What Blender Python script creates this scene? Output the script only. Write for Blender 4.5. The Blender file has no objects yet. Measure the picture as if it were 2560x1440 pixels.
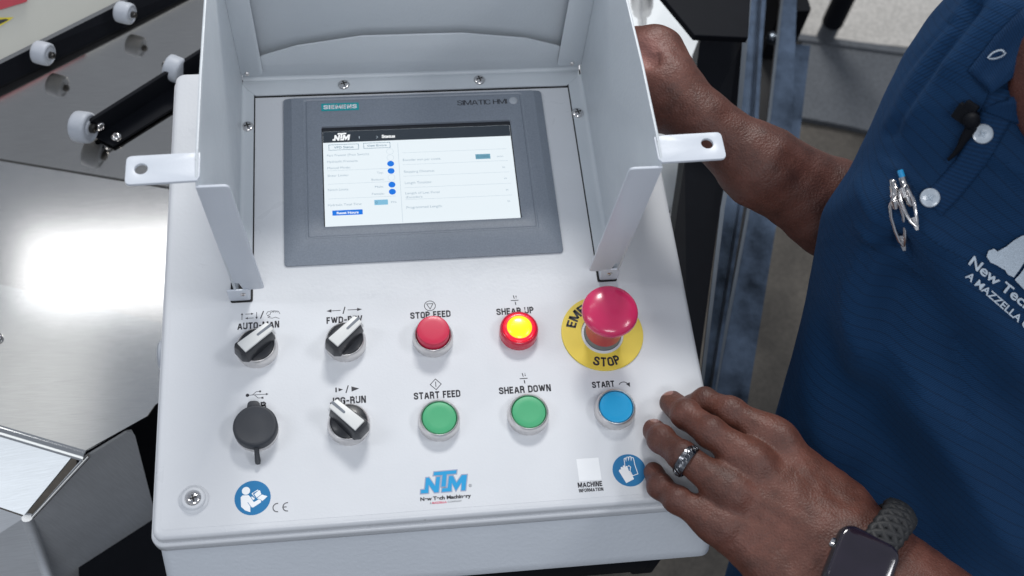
import bpy, bmesh, math, random
import numpy as np
from mathutils import Vector, Matrix
from mathutils.bvhtree import BVHTree
random.seed(7); np.random.seed(7)
SC = bpy.context.scene
COL = SC.collection
S = 0.001            # everything below is written in millimetres
# ------------------------------------------------------------------ camera
RM = np.array([[0.99217, -0.10061, 0.07406], [-0.0535, -0.87791, -0.47582], [0.11289, 0.46813, -0.87642]])
CP = np.array([74.52, -427.35, 746.81]); FP = 2794.87; CX, CY = 1280., 720.
cam = bpy.data.cameras.new('camera'); co = bpy.data.objects.new('camera', cam); COL.objects.link(co)
cam.sensor_width = 36; cam.lens = FP / 2560 * 36; cam.clip_start = 0.02; cam.clip_end = 60
co.matrix_world = Matrix([[RM[0][i], -RM[1][i], -RM[2][i], CP[i] * S] for i in range(3)] + [[0, 0, 0, 1]])
cam.dof.use_dof = True; cam.dof.focus_distance = 0.82; cam.dof.aperture_fstop = 8.0
SC.camera = co
# ------------------------------------------------------------------ light
w = bpy.data.worlds.new('World'); SC.world = w; w.use_nodes = True
bg = w.node_tree.nodes['Background']; bg.inputs[0].default_value = (0.64, 0.71, 0.84, 1); bg.inputs[1].default_value = 0.40
def area(name, loc, target, sx, sy, power, col=(1, 1, 1)):
    l = bpy.data.lights.new(name, 'AREA'); l.shape = 'RECTANGLE'; l.size = sx; l.size_y = sy; l.energy = power; l.color = col
    o = bpy.data.objects.new(name, l); COL.objects.link(o); o.location = loc
    d = Vector(target) - Vector(loc); o.rotation_euler = d.to_track_quat('-Z', 'Y').to_euler(); return o
area('overhead_light', (0.5, 2.75, 2.6), (0.1, -0.05, 0), 1.0, 0.55, 92, (1.0, 0.985, 0.955))
area('overhead_light', (-0.80, 1.85, 2.9), (-0.80, 1.85, 0), 1.04, 0.34, 3.8, (0.97, 0.98, 1.0))
area('overhead_light', (-1.22, 1.33, 2.9), (-1.22, 1.33, 0), 0.46, 0.62, 0.55, (1.0, 0.98, 0.93))  # unseen dim panel, added so the cover top reflects something pale
area('overhead_light', (2.7, -0.4, 2.9), (0.1, 0, 0), 1.2, 0.5, 32, (0.97, 0.98, 1.0))
area('overhead_light', (-2.6, 0.2, 2.9), (0.1, 0, 0), 0.5, 1.6, 20, (0.95, 0.97, 1.0))
area('overhead_light', (0.2, -1.9, 2.6), (0.1, 0, 0), 1.2, 0.6, 24, (0.97, 0.98, 1.0))
area('cover_fill_light', (-2.9, -2.6, 1.2), (-0.2, -0.1, 0), 1.8, 1.6, 11, (0.93, 0.97, 1.0))  # unseen low area light, added to brighten the cover front and fold
vs = SC.view_settings; vs.view_transform = 'Standard'; vs.look = 'None'; vs.exposure = 0.0; vs.gamma = 1.0
SC.cycles.use_denoising = True

# ------------------------------------------------------------------ geometry of sight (only to read sizes off the photo)
def ray(px, py): return RM.T @ np.array([(px - CX) / FP, (py - CY) / FP, 1.])
def at(px, py, z=0.0):            # pixel -> point on the horizontal plane at height z
    d = ray(px, py); return CP + d * ((z - CP[2]) / d[2])
def atD(px, py, D): return CP + ray(px, py) * D
def proj(v):
    y = (v - CP) @ RM.T; return np.stack([CX + FP * y[..., 0] / y[..., 2], CY + FP * y[..., 1] / y[..., 2]], -1)
# ------------------------------------------------------------------ materials
MAT = {}
def nodes(name):
    m = bpy.data.materials.new(name); m.use_nodes = True; MAT[name] = m
    nt = m.node_tree; return m, nt, nt.nodes['Principled BSDF']
def N(nt, t, **k):
    n = nt.nodes.new(t)
    for a, b in k.items():
        if a in n.inputs: n.inputs[a].default_value = b
        else: setattr(n, a, b)
    return n
def coords(nt, scale=1.0, rot=(0, 0, 0), kind='Object', sc3=None):
    t = N(nt, 'ShaderNodeTexCoord'); mp = N(nt, 'ShaderNodeMapping')
    mp.inputs['Scale'].default_value = sc3 or (scale,) * 3; mp.inputs['Rotation'].default_value = rot
    nt.links.new(t.outputs[kind], mp.inputs[0]); return mp.outputs[0]
def ramp(nt, src, stops):
    r = N(nt, 'ShaderNodeValToRGB'); e = r.color_ramp.elements
    while len(e) < len(stops): e.new(0.5)
    for i, (p, c) in enumerate(stops):
        e[i].position = p; e[i].color = tuple(c) + (1,) if len(c) == 3 else c
    nt.links.new(src, r.inputs[0]); return r.outputs[0]
def bump(nt, bs, src, dist, strength=1.0, prev=None):
    b = N(nt, 'ShaderNodeBump'); b.inputs['Strength'].default_value = strength; b.inputs['Distance'].default_value = dist * S
    nt.links.new(src, b.inputs['Height'])
    if prev is not None: nt.links.new(prev, b.inputs['Normal'])
    nt.links.new(b.outputs[0], bs.inputs['Normal']); return b.outputs[0]
def plain(name, col, rough=0.5, metal=0.0, noise=0.06, nscale=60, bmp=0.0, bscale=800, emit=None, es=0, sss=0, coat=0, trans=0, rn=0.0):
    m, nt, bs = nodes(name)
    bs.inputs['Roughness'].default_value = rough; bs.inputs['Metallic'].default_value = metal
    v = coords(nt)
    n = N(nt, 'ShaderNodeTexNoise', Scale=float(nscale), Detail=5.0); nt.links.new(v, n.inputs['Vector'])
    c = ramp(nt, n.outputs['Fac'], [(0.3, [x * (1 - noise) for x in col]), (0.7, [min(1, x * (1 + noise)) for x in col])])
    nt.links.new(c, bs.inputs['Base Color'])
    if rn:
        r = N(nt, 'ShaderNodeMapRange'); r.inputs[3].default_value = rough - rn; r.inputs[4].default_value = rough + rn
        nt.links.new(n.outputs['Fac'], r.inputs[0]); nt.links.new(r.outputs[0], bs.inputs['Roughness'])
    if bmp:
        b = N(nt, 'ShaderNodeTexNoise', Scale=float(bscale), Detail=2.0); nt.links.new(v, b.inputs['Vector']); bump(nt, bs, b.outputs['Fac'], bmp)
    if emit: bs.inputs['Emission Color'].default_value = (*emit, 1); bs.inputs['Emission Strength'].default_value = es
    if sss: bs.inputs['Subsurface Weight'].default_value = sss; bs.inputs['Subsurface Radius'].default_value = (0.002, 0.001, 0.0006)
    if coat: bs.inputs['Coat Weight'].default_value = coat; bs.inputs['Coat Roughness'].default_value = 0.12
    if trans: bs.inputs['Transmission Weight'].default_value = trans
    return m
PAINT = (0.63, 0.65, 0.68)
def paint(name, col, bmp=0.05, bscale=700, rough=0.42):
    m, nt, bs = nodes(name); v = coords(nt)
    n = N(nt, 'ShaderNodeTexNoise', Scale=9.0, Detail=6.0, Roughness=0.6); nt.links.new(v, n.inputs['Vector'])
    c = ramp(nt, n.outputs['Fac'], [(0.3, [x * 0.97 for x in col]), (0.7, [x * 1.02 for x in col])])
    # few small specks of dirt
    vo = N(nt, 'ShaderNodeTexVoronoi', Scale=26.0); nt.links.new(v, vo.inputs['Vector'])
    sp = ramp(nt, vo.outputs['Distance'], [(0.0, (0.45, 0.42, 0.38)), (0.028, (1, 1, 1))])
    mx = N(nt, 'ShaderNodeMix', data_type='RGBA', blend_type='MULTIPLY'); mx.inputs[0].default_value = 0.75
    nt.links.new(c, mx.inputs[6]); nt.links.new(sp, mx.inputs[7]); nt.links.new(mx.outputs[2], bs.inputs['Base Color'])
    sm = N(nt, 'ShaderNodeTexNoise', Scale=22.0, Detail=7.0, Roughness=0.65, Distortion=1.0); nt.links.new(v, sm.inputs['Vector'])
    rr = N(nt, 'ShaderNodeMapRange'); rr.inputs[1].default_value = .35; rr.inputs[2].default_value = .65; rr.inputs[3].default_value = rough - .08; rr.inputs[4].default_value = rough + .10
    nt.links.new(sm.outputs['Fac'], rr.inputs[0]); nt.links.new(rr.outputs[0], bs.inputs['Roughness'])
    b = N(nt, 'ShaderNodeTexNoise', Scale=float(bscale), Detail=1.5); nt.links.new(v, b.inputs['Vector']); bump(nt, bs, b.outputs['Fac'], bmp)
    return m
paint('panel_paint', PAINT, 0.05, 520, 0.42)
paint('lid_paint', PAINT, 0.09, 330, 0.34)
paint('box_paint', (0.62, 0.66, 0.71), 0.24, 300, 0.38)
paint('hood_paint', (0.56, 0.60, 0.635), 0.15, 360, 0.40)
paint('bracket_paint', (0.60, 0.64, 0.70), 0.06, 500, 0.4)
plain('black_gap', (0.006, 0.006, 0.007), 0.7)
plain('ink', (0.022, 0.022, 0.03), 0.5)
plain('soft_ink', (0.10, 0.11, 0.13), 0.5)
plain('hmi_grey', (0.22, 0.25, 0.295), 0.42, noise=0.10, nscale=900, bmp=0.05, bscale=1500)
plain('hmi_dark', (0.02, 0.022, 0.028), 0.35)
plain('led_lens', (0.40, 0.43, 0.47), 0.3, coat=0.4)
plain('siemens_teal', (0.005, 0.36, 0.40), 0.5, noise=0.02)
plain('white_print', (0.80, 0.82, 0.84), 0.5, noise=0.02)
plain('cyan_print', (0.008, 0.30, 0.60), 0.45, noise=0.02)
plain('grey_print', (0.30, 0.34, 0.46), 0.5)
plain('blue_print', (0.008, 0.16, 0.37), 0.45, noise=0.02)
plain('red_print', (0.65, 0.03, 0.10), 0.5)
plain('yellow_plate', (0.72, 0.56, 0.07), 0.5, noise=0.03)
plain('steel', (0.72, 0.70, 0.69), 0.36, 1.0, noise=0.05, nscale=300, bmp=0.01, bscale=2500, rn=0.05)
plain('chrome', (0.72, 0.70, 0.69), 0.13, 1.0, noise=0.04)
plain('dark_steel', (0.10, 0.095, 0.09), 0.3, 1.0)
plain('black_plastic', (0.017, 0.019, 0.024), 0.38, bmp=0.02, bscale=1500, coat=0.15)
plain('black_rubber', (0.028, 0.032, 0.040), 0.55, bmp=0.03, bscale=1800)
plain('black_powder', (0.007, 0.008, 0.011), 0.55, bmp=0.04, bscale=500); MAT['black_powder'].node_tree.nodes['Principled BSDF'].inputs['Specular IOR Level'].default_value = 0.07
plain('white_plastic', (0.68, 0.69, 0.68), 0.4, noise=0.02)
plain('grey_plastic', (0.16, 0.18, 0.21), 0.45)
plain('red_cap', (0.56, 0.018, 0.065), 0.42, noise=0.03, sss=0.1, coat=0.1)
plain('estop_red', (0.62, 0.030, 0.12), 0.22, noise=0.03, coat=0.3, sss=0.1)
plain('estop_neck', (0.50, 0.035, 0.075), 0.4, noise=0.04)
plain('green_cap', (0.06, 0.37, 0.17), 0.45, noise=0.03)
plain('blue_cap', (0.004, 0.32, 0.62), 0.42, noise=0.02)
plain('lit_red', (0.6, 0.01, 0.03), 0.3, emit=(0.9, 0.005, 0.03), es=0.5, coat=0.3)
plain('lit_red_rim', (0.42, 0.012, 0.04), 0.25, emit=(0.8, 0.01, 0.04), es=0.10, coat=0.5)
plain('lit_yellow', (0.35, 0.25, 0.01), 0.3, emit=(1.0, 0.84, 0.0), es=0.88, coat=0.3)
plain('screen_white', (0.02, 0.02, 0.02), 0.15, emit=(0.80, 0.88, 0.93), es=1.0)
plain('screen_header', (0.01, 0.011, 0.014), 0.12, emit=(0.02, 0.028, 0.038), es=1.0)
plain('screen_blue', (0.01, 0.02, 0.05), 0.15, emit=(0.003, 0.17, 0.72), es=1.0)
plain('screen_teal', (0.01, 0.02, 0.02), 0.15, emit=(0.13, 0.33, 0.45), es=1.0)
plain('screen_light_blue', (0.01, 0.02, 0.02), 0.15, emit=(0.22, 0.50, 0.70), es=1.0)
plain('screen_line', (0.02, 0.02, 0.02), 0.15, emit=(0.52, 0.62, 0.70), es=1.0)
plain('screen_text', (0.02, 0.02, 0.02), 0.15, emit=(0.33, 0.43, 0.52), es=1.0)
plain('screen_text_dark', (0.02, 0.02, 0.02), 0.15, emit=(0.10, 0.22, 0.32), es=1.0)
plain('screen_bright', (0.02, 0.02, 0.02), 0.15, emit=(0.92, 0.95, 0.97), es=1.0)
plain('roller_grey', (0.40, 0.43, 0.48), 0.5, noise=0.05, bmp=0.05, bscale=300)
plain('cream_paint', (0.50, 0.50, 0.45), 0.5, noise=0.04, nscale=12)
plain('white_machine', (0.72, 0.76, 0.78), 0.4, noise=0.04, nscale=14)
plain('mustard', (0.70, 0.58, 0.03), 0.5)
plain('machine_red', (0.42, 0.04, 0.06), 0.5)
plain('button_shell', (0.50, 0.56, 0.62), 0.2, noise=0.12, nscale=200, coat=0.6)
plain('thread', (0.50, 0.58, 0.66), 0.8, noise=0.12, nscale=900, bmp=0.3, bscale=1400)
plain('foam', (0.008, 0.008, 0.010), 0.95, bmp=0.4, bscale=1800)
plain('band_black', (0.010, 0.011, 0.013), 0.6)
plain('watch_glass', (0.012, 0.008, 0.016), 0.06, noise=0.3, nscale=30, coat=1.0)
plain('ring_metal', (0.17, 0.175, 0.19), 0.18, 1.0, noise=0.15, nscale=400)
plain('bar_gap', (0.012, 0.012, 0.013), 0.6)
def sheet(name, col, rough, streak=(6, 220, 6), rot=0.0, amp=0.006, smudge=0.06, bmp=0.0012, blot=4, det=3.0):
    m, nt, bs = nodes(name); bs.inputs['Metallic'].default_value = 1.0
    v = coords(nt, rot=(0, 0, rot), sc3=streak); v2 = coords(nt, scale=blot)
    n = N(nt, 'ShaderNodeTexNoise', Scale=8.0, Detail=5.0, Roughness=0.6); nt.links.new(v, n.inputs['Vector'])
    s = N(nt, 'ShaderNodeTexNoise', Scale=1.6, Detail=det, Roughness=0.6); nt.links.new(v2, s.inputs['Vector'])
    f = N(nt, 'ShaderNodeTexNoise', Scale=45.0, Detail=6.0, Roughness=0.7); nt.links.new(v2, f.inputs['Vector'])
    r = N(nt, 'ShaderNodeMapRange'); r.inputs[1].default_value = .3; r.inputs[2].default_value = .7
    r.inputs[3].default_value = rough - amp; r.inputs[4].default_value = rough + amp; nt.links.new(f.outputs['Fac'], r.inputs[0]); nt.links.new(r.outputs[0], bs.inputs['Roughness'])
    a = ramp(nt, s.outputs['Fac'], [(0.3, [x * (1 - smudge) for x in col]), (0.7, [min(1, x * (1 + smudge)) for x in col])])
    b = ramp(nt, n.outputs['Fac'], [(0.3, (0.93, 0.93, 0.93)), (0.7, (1.06, 1.06, 1.06))])
    mx = N(nt, 'ShaderNodeMix', data_type='RGBA', blend_type='MULTIPLY'); mx.inputs[0].default_value = 1
    nt.links.new(a, mx.inputs[6]); nt.links.new(b, mx.inputs[7]); nt.links.new(mx.outputs[2], bs.inputs['Base Color']); bump(nt, bs, n.outputs['Fac'], bmp)
    return m
sheet('polished_sheet', (0.54, 0.52, 0.485), 0.09)
sheet('brushed_sheet', (0.58, 0.57, 0.55), 0.13, rot=0.2, bmp=0.003)
sheet('cover_sheet', (0.64, 0.64, 0.625), 0.13, bmp=0.003, rot=0.2, smudge=0.08)
sheet('cover_face', (0.72, 0.74, 0.76), 0.60, rot=0.5, smudge=0.12); MAT['cover_face'].node_tree.nodes['Principled BSDF'].inputs['Metallic'].default_value = 0.8
sheet('cover_front', (0.62, 0.64, 0.66), 0.25, rot=0.2)
sheet('rail_steel', (0.040, 0.056, 0.085), 0.42, streak=(200, 5, 5), amp=0.10, smudge=0.75, bmp=0.004, blot=10, det=8.0)
sheet('bright_rail', (0.10, 0.115, 0.135), 0.3, streak=(120, 5, 5), smudge=0.2, bmp=0.003)
def concrete(name, c0, c1, sc=3.0, rough=0.75):
    m, nt, bs = nodes(name); v = coords(nt)
    n = N(nt, 'ShaderNodeTexNoise', Scale=sc, Detail=9.0, Roughness=0.62, Distortion=0.4); nt.links.new(v, n.inputs['Vector'])
    f = N(nt, 'ShaderNodeTexNoise', Scale=180.0, Detail=4.0); nt.links.new(v, f.inputs['Vector'])
    a = ramp(nt, n.outputs['Fac'], [(0.38, c0), (0.62, c1)]); b = ramp(nt, f.outputs['Fac'], [(0.35, (0.8, 0.8, 0.8)), (0.65, (1.15, 1.15, 1.15))])
    mx = N(nt, 'ShaderNodeMix', data_type='RGBA', blend_type='MULTIPLY'); mx.inputs[0].default_value = 1
    nt.links.new(a, mx.inputs[6]); nt.links.new(b, mx.inputs[7]); nt.links.new(mx.outputs[2], bs.inputs['Base Color'])
    bs.inputs['Roughness'].default_value = rough; bump(nt, bs, f.outputs['Fac'], 0.5); return m
concrete('concrete', (0.038, 0.034, 0.029), (0.088, 0.078, 0.066), 4.0)
concrete('slab_grey', (0.07, 0.078, 0.09), (0.105, 0.114, 0.127), 2.0)
concrete('floor_beige', (0.40, 0.385, 0.36), (0.50, 0.48, 0.45), 1.5, 0.5)
# skin: tone attribute (-1 dark crease .. +1 pale fingertip / palm)
def skin():
    m, nt, bs = nodes('skin'); v = coords(nt)
    n = N(nt, 'ShaderNodeTexNoise', Scale=55.0, Detail=7.0, Roughness=0.65); nt.links.new(v, n.inputs['Vector'])
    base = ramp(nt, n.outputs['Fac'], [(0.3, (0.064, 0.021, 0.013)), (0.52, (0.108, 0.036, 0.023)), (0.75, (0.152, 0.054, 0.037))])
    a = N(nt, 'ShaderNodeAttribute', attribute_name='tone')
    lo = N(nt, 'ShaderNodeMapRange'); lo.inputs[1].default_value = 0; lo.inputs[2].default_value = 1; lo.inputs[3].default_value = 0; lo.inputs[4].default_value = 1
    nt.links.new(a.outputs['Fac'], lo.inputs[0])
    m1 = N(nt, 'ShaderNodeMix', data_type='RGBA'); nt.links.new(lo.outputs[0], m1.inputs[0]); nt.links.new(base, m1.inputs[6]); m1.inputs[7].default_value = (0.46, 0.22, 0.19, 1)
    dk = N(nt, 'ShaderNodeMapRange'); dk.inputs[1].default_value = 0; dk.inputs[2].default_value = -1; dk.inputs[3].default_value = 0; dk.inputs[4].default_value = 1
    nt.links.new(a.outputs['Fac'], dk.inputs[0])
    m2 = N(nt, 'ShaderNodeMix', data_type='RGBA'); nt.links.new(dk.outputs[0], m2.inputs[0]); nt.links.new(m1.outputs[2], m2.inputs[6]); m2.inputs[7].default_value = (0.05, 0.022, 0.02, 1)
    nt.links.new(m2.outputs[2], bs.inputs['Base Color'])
    bs.inputs['Roughness'].default_value = 0.50; bs.inputs['Subsurface Weight'].default_value = 0.06
    bs.inputs['Subsurface Radius'].default_value = (0.003, 0.0012, 0.0008)
    vo = N(nt, 'ShaderNodeTexVoronoi', Scale=620.0); nt.links.new(v, vo.inputs['Vector'])
    b1 = bump(nt, bs, vo.outputs['Distance'], 0.28)
    n2 = N(nt, 'ShaderNodeTexNoise', Scale=230.0, Detail=5.0, Roughness=0.7); nt.links.new(v, n2.inputs['Vector'])
    bump(nt, bs, n2.outputs['Fac'], 0.5, prev=b1)
skin()
plain('nail', (0.27, 0.13, 0.11), 0.28, coat=0.3)
def fabric(name, col, ribdir=-24.0, linedir=38.0, rib=1.8, grid=6.4, k_=0.38):
    m, nt, bs = nodes(name)
    v = coords(nt, kind='UV', rot=(0, 0, math.radians(ribdir))); v2 = coords(nt, kind='UV', rot=(0, 0, math.radians(linedir)))   # UV in mm
    wv = N(nt, 'ShaderNodeTexWave', wave_type='BANDS', bands_direction='Y'); wv.inputs['Scale'].default_value = 2 * math.pi / rib / 20; nt.links.new(v, wv.inputs['Vector'])
    wv.inputs['Distortion'].default_value = 0.5; wv.inputs['Detail Scale'].default_value = 0.3
    g1 = N(nt, 'ShaderNodeTexWave', wave_type='BANDS', bands_direction='Y'); g1.inputs['Scale'].default_value = 2 * math.pi / grid / 20; nt.links.new(v2, g1.inputs['Vector'])
    ln_ = ramp(nt, g1.outputs['Fac'], [(0.93, (0, 0, 0)), (0.99, (1, 1, 1))])
    n3 = N(nt, 'ShaderNodeTexNoise', Scale=14.0, Detail=4.0); nt.links.new(coords(nt), n3.inputs['Vector'])
    c = ramp(nt, n3.outputs['Fac'], [(0.3, [x * .92 for x in col]), (0.7, [x * 1.08 for x in col])])
    c2 = ramp(nt, wv.outputs['Fac'], [(0.0, (0.80, 0.80, 0.80)), (1.0, (1.12, 1.12, 1.12))])
    m1 = N(nt, 'ShaderNodeMix', data_type='RGBA', blend_type='MULTIPLY'); m1.inputs[0].default_value = 1; nt.links.new(c, m1.inputs[6]); nt.links.new(c2, m1.inputs[7])
    m2 = N(nt, 'ShaderNodeMix', data_type='RGBA'); k = N(nt, 'ShaderNodeMath', operation='MULTIPLY'); k.inputs[1].default_value = k_
    nt.links.new(ln_, k.inputs[0]); nt.links.new(k.outputs[0], m2.inputs[0]); nt.links.new(m1.outputs[2], m2.inputs[6]); m2.inputs[7].default_value = (*[x * 0.3 for x in col], 1)
    nt.links.new(m2.outputs[2], bs.inputs['Base Color']); bs.inputs['Roughness'].default_value = 0.8
    bs.inputs['Sheen Weight'].default_value = 0.05; bs.inputs['Sheen Tint'].default_value = (0.2, 0.45, 0.9, 1); bs.inputs['Specular IOR Level'].default_value = 0.25
    b1 = bump(nt, bs, wv.outputs['Fac'], 0.16)
    n2 = N(nt, 'ShaderNodeTexNoise', Scale=900.0, Detail=3.0); nt.links.new(coords(nt), n2.inputs['Vector']); bump(nt, bs, n2.outputs['Fac'], 0.2, prev=b1)
fabric('shirt_fabric', (0.0023, 0.030, 0.090))
fabric('collar_fabric', (0.0023, 0.027, 0.082), ribdir=80, linedir=10, k_=0.2)

# ------------------------------------------------------------------ mesh helpers
WO = {}
def V3(a): return np.asarray(a, float)
def empty(name, loc, label=None, cat=None, group=None):
    o = bpy.data.objects.new(name, None); COL.objects.link(o); o.empty_display_size = 0.02
    o.location = Vector(V3(loc) * S); WO[o] = V3(loc)
    if label: o['label'] = label
    if cat: o['category'] = cat
    if group: o['group'] = group
    return o
def make(name, verts, faces, mat, parent=None, smooth=35, label=None, cat=None, kind=None, group=None, bevel=0, origin=None, uv=None, tone=None, segs=2):
    v = V3(verts); org = V3(origin) if origin is not None else (v.min(0) + v.max(0)) / 2
    me = bpy.data.meshes.new(name); me.from_pydata(((v - org) * S).tolist(), [], [list(map(int, f)) for f in faces]); me.update()
    if isinstance(mat, str): mat = [mat]
    for m in mat: me.materials.append(MAT[m])
    bm = bmesh.new(); bm.from_mesh(me)
    bmesh.ops.remove_doubles(bm, verts=bm.verts, dist=1e-7) if tone is None and uv is None else None
    bmesh.ops.recalc_face_normals(bm, faces=bm.faces)
    if bevel:
        es = [e for e in bm.edges if len(e.link_faces) == 2 and e.calc_face_angle(0) > 0.5]
        bmesh.ops.bevel(bm, geom=es, offset=bevel * S, segments=segs, affect='EDGES', profile=0.5, clamp_overlap=True)
    bm.to_mesh(me); bm.free()
    if smooth:
        me.shade_smooth()
        if smooth < 180: me.set_sharp_from_angle(angle=math.radians(smooth))
    if uv is not None:
        l = me.uv_layers.new(name='UVMap'); idx = np.empty(len(me.loops), int); me.loops.foreach_get('vertex_index', idx)
        l.data.foreach_set('uv', np.asarray(uv, float)[idx].ravel())
    if tone is not None:
        a = me.attributes.new('tone', 'FLOAT', 'POINT'); a.data.foreach_set('value', np.asarray(tone, float))
    o = bpy.data.objects.new(name, me); COL.objects.link(o)
    if parent is not None: o.parent = parent; o.location = Vector((org - WO[parent]) * S)
    else: o.location = Vector(org * S)
    WO[o] = org
    for k, x in (('label', label), ('category', cat), ('kind', kind), ('group', group)):
        if x: o[k] = x
    return o
def copy_tree(o, parent, delta):
    c = o.copy(); COL.objects.link(c)
    if parent is not None: c.parent = parent; c.location = Vector((WO[o] + V3(delta) - WO[parent]) * S)
    else: c.location = Vector((WO[o] + V3(delta)) * S)
    WO[c] = WO[o] + V3(delta)
    for ch in [x for x in list(bpy.data.objects) if x.parent == o]: copy_tree(ch, c, delta)
    return c
class MB:
    def __init__(s): s.v = []; s.f = []
    def add(s, v, f):
        n = len(s.v); s.v += [list(map(float, p)) for p in v]; s.f += [[i + n for i in q] for q in f]; return s
    def prism(s, poly, z0, z1, M=None, o=(0, 0, 0)):     # poly in local xy extruded along local z
        n = len(poly); v = [(p[0], p[1], z0) for p in poly] + [(p[0], p[1], z1) for p in poly]
        if M is not None: v = V3(v) @ V3(M).T
        v = V3(v) + V3(o)
        return s.add(v, [list(range(n))[::-1], list(range(n, 2 * n))] + [[i, (i + 1) % n, (i + 1) % n + n, i + n] for i in range(n)])
    def box(s, a, b): return s.prism([(a[0], a[1]), (b[0], a[1]), (b[0], b[1]), (a[0], b[1])], a[2], b[2])
    def rings(s, rs, closed=True, cap0=True, cap1=True):
        n = len(rs[0]); v = np.concatenate([V3(r) for r in rs]); f = []
        for k in range(len(rs) - 1):
            for i in range(n if closed else n - 1):
                j = (i + 1) % n; f.append([k * n + i, k * n + j, (k + 1) * n + j, (k + 1) * n + i])
        if cap0: f.append(list(range(n))[::-1])
        if cap1: f.append([(len(rs) - 1) * n + i for i in range(n)])
        return s.add(v, f)
    def lathe(s, prof, c=(0, 0, 0), M=None, seg=48, cap0=True, cap1=True):
        M = np.eye(3) if M is None else V3(M); rs = []
        for r, z in prof:
            a = np.linspace(0, 2 * math.pi, seg, endpoint=False)
            rs.append(np.stack([r * np.cos(a), r * np.sin(a), np.full(seg, float(z))], 1) @ M.T + V3(c))
        return s.rings(rs, True, cap0, cap1)
    def tube(s, pts, rad, seg=12, up=(0, 0, 1), closed=False, flat=1.0):
        pts = V3(pts); n = len(pts); rad = np.broadcast_to(np.asarray(rad, float), (n,)); rs = []
        for i in range(n):
            a = pts[(i - 1) % n] if closed or i > 0 else pts[i]; b = pts[(i + 1) % n] if closed or i < n - 1 else pts[i]
            t = b - a; t /= np.linalg.norm(t); u = np.cross(up, t); u /= max(np.linalg.norm(u), 1e-6); w_ = np.cross(t, u)
            th = np.linspace(0, 2 * math.pi, seg, endpoint=False)
            rs.append(pts[i] + rad[i] * (np.outer(np.cos(th), u) + flat * np.outer(np.sin(th), w_)))
        if closed: rs.append(rs[0]); return s.rings(rs, True, False, False)
        return s.rings(rs)
    def build(s, name, mat, parent=None, **k): return make(name, s.v, s.f, mat, parent, **k)
def frame(z, x=None):
    z = V3(z); z = z / np.linalg.norm(z); x = V3(x) if x is not None else (V3([1, 0, 0]) if abs(z[0]) < 0.9 else V3([0, 1, 0]))
    x = x - z * (x @ z); x /= np.linalg.norm(x); return np.stack([x, np.cross(z, x), z], 1)
def rrect(x0, y0, x1, y1, r, n=6):
    p = []
    for cx, cy, a0 in ((x1 - r, y0 + r, -90), (x1 - r, y1 - r, 0), (x0 + r, y1 - r, 90), (x0 + r, y0 + r, 180)):
        for i in range(n + 1):
            a = math.radians(a0 + 90 * i / n); p.append((cx + r * math.cos(a), cy + r * math.sin(a)))
    return p
def round_poly(pts, rads, n=5):
    out = []; m = len(pts); pts = [V3(p) for p in pts]
    for i in range(m):
        r = rads[i] if hasattr(rads, '__len__') else rads
        if r <= 0: out.append(tuple(pts[i])); continue
        a = pts[i - 1] - pts[i]; b = pts[(i + 1) % m] - pts[i]; a = a / np.linalg.norm(a); b = b / np.linalg.norm(b)
        for k in range(n + 1):
            t = k / n; out.append(tuple(pts[i] + a * r * (1 - t) ** 2 + b * r * t ** 2))
    return out
def with_hole(outer, c, r, seg=28):
    # ring polygon made as a slit polygon is ugly: return quads bridging hole to outer by angle
    c = V3(c); a = np.linspace(0, 2 * math.pi, seg, endpoint=False); hole = [c + r * V3([math.cos(t), math.sin(t)]) for t in a]
    o = []
    P = [V3(p) for p in outer]
    for t in a:
        d = V3([math.cos(t), math.sin(t)]); best = 1e9
        for i in range(len(P)):
            p, q = P[i], P[(i + 1) % len(P)]; e = q - p; den = d[0] * e[1] - d[1] * e[0]
            if abs(den) < 1e-9: continue
            w_ = p - c; u = (w_[0] * e[1] - w_[1] * e[0]) / den; s_ = (w_[0] * d[1] - w_[1] * d[0]) / den
            if u > 0 and -1e-6 <= s_ <= 1 + 1e-6: best = min(best, u)
        o.append(c + d * best)
    return o, hole
def plate_hole(mb, outer, c, r, z0, z1, M=None, org=(0, 0, 0), seg=64):
    o, h = with_hole(outer, c, r, seg); M = np.eye(3) if M is None else V3(M)
    L = []
    for ring, z in ((o, z0), (o, z1), (h, z1), (h, z0), (o, z0)):
        L.append(np.array([[p[0], p[1], z] for p in ring]) @ M.T + V3(org))
    return mb.rings(L, True, False, False)
# text -> flat mesh
def text_mesh(s, bold=0.0, shear=0.0, spacing=1.0):
    c = bpy.data.curves.new('t', 'FONT'); c.body = s; c.size = 1; c.offset = bold; c.shear = shear; c.space_character = spacing; c.resolution_u = 5
    o = bpy.data.objects.new('t', c); COL.objects.link(o)
    me = bpy.data.meshes.new_from_object(o.evaluated_get(bpy.context.evaluated_depsgraph_get()))
    v = np.array([list(x.co) for x in me.vertices]); f = [list(p.vertices) for p in me.polygons]
    bpy.data.objects.remove(o); bpy.data.curves.remove(c); bpy.data.meshes.remove(me)
    return v, f
def text(s, x0, y0, width, cap, z, mat, parent, name='lettering', bold=0.022, ang=0.0, label=None, shear=0.0, spacing=1.0, capref=0.729):
    v, f = text_mesh(s, bold, shear, spacing)
    if len(v) == 0: return
    x = (v[:, 0] - v[:, 0].min()) * width / (v[:, 0].max() - v[:, 0].min()); y = v[:, 1] * cap / (capref + bold)
    ca, sa = math.cos(ang), math.sin(ang)
    return make(name, np.stack([x0 + x * ca - y * sa, y0 + x * sa + y * ca, np.full(len(x), z)], 1), f, mat, parent, smooth=0, label=label)
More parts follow.
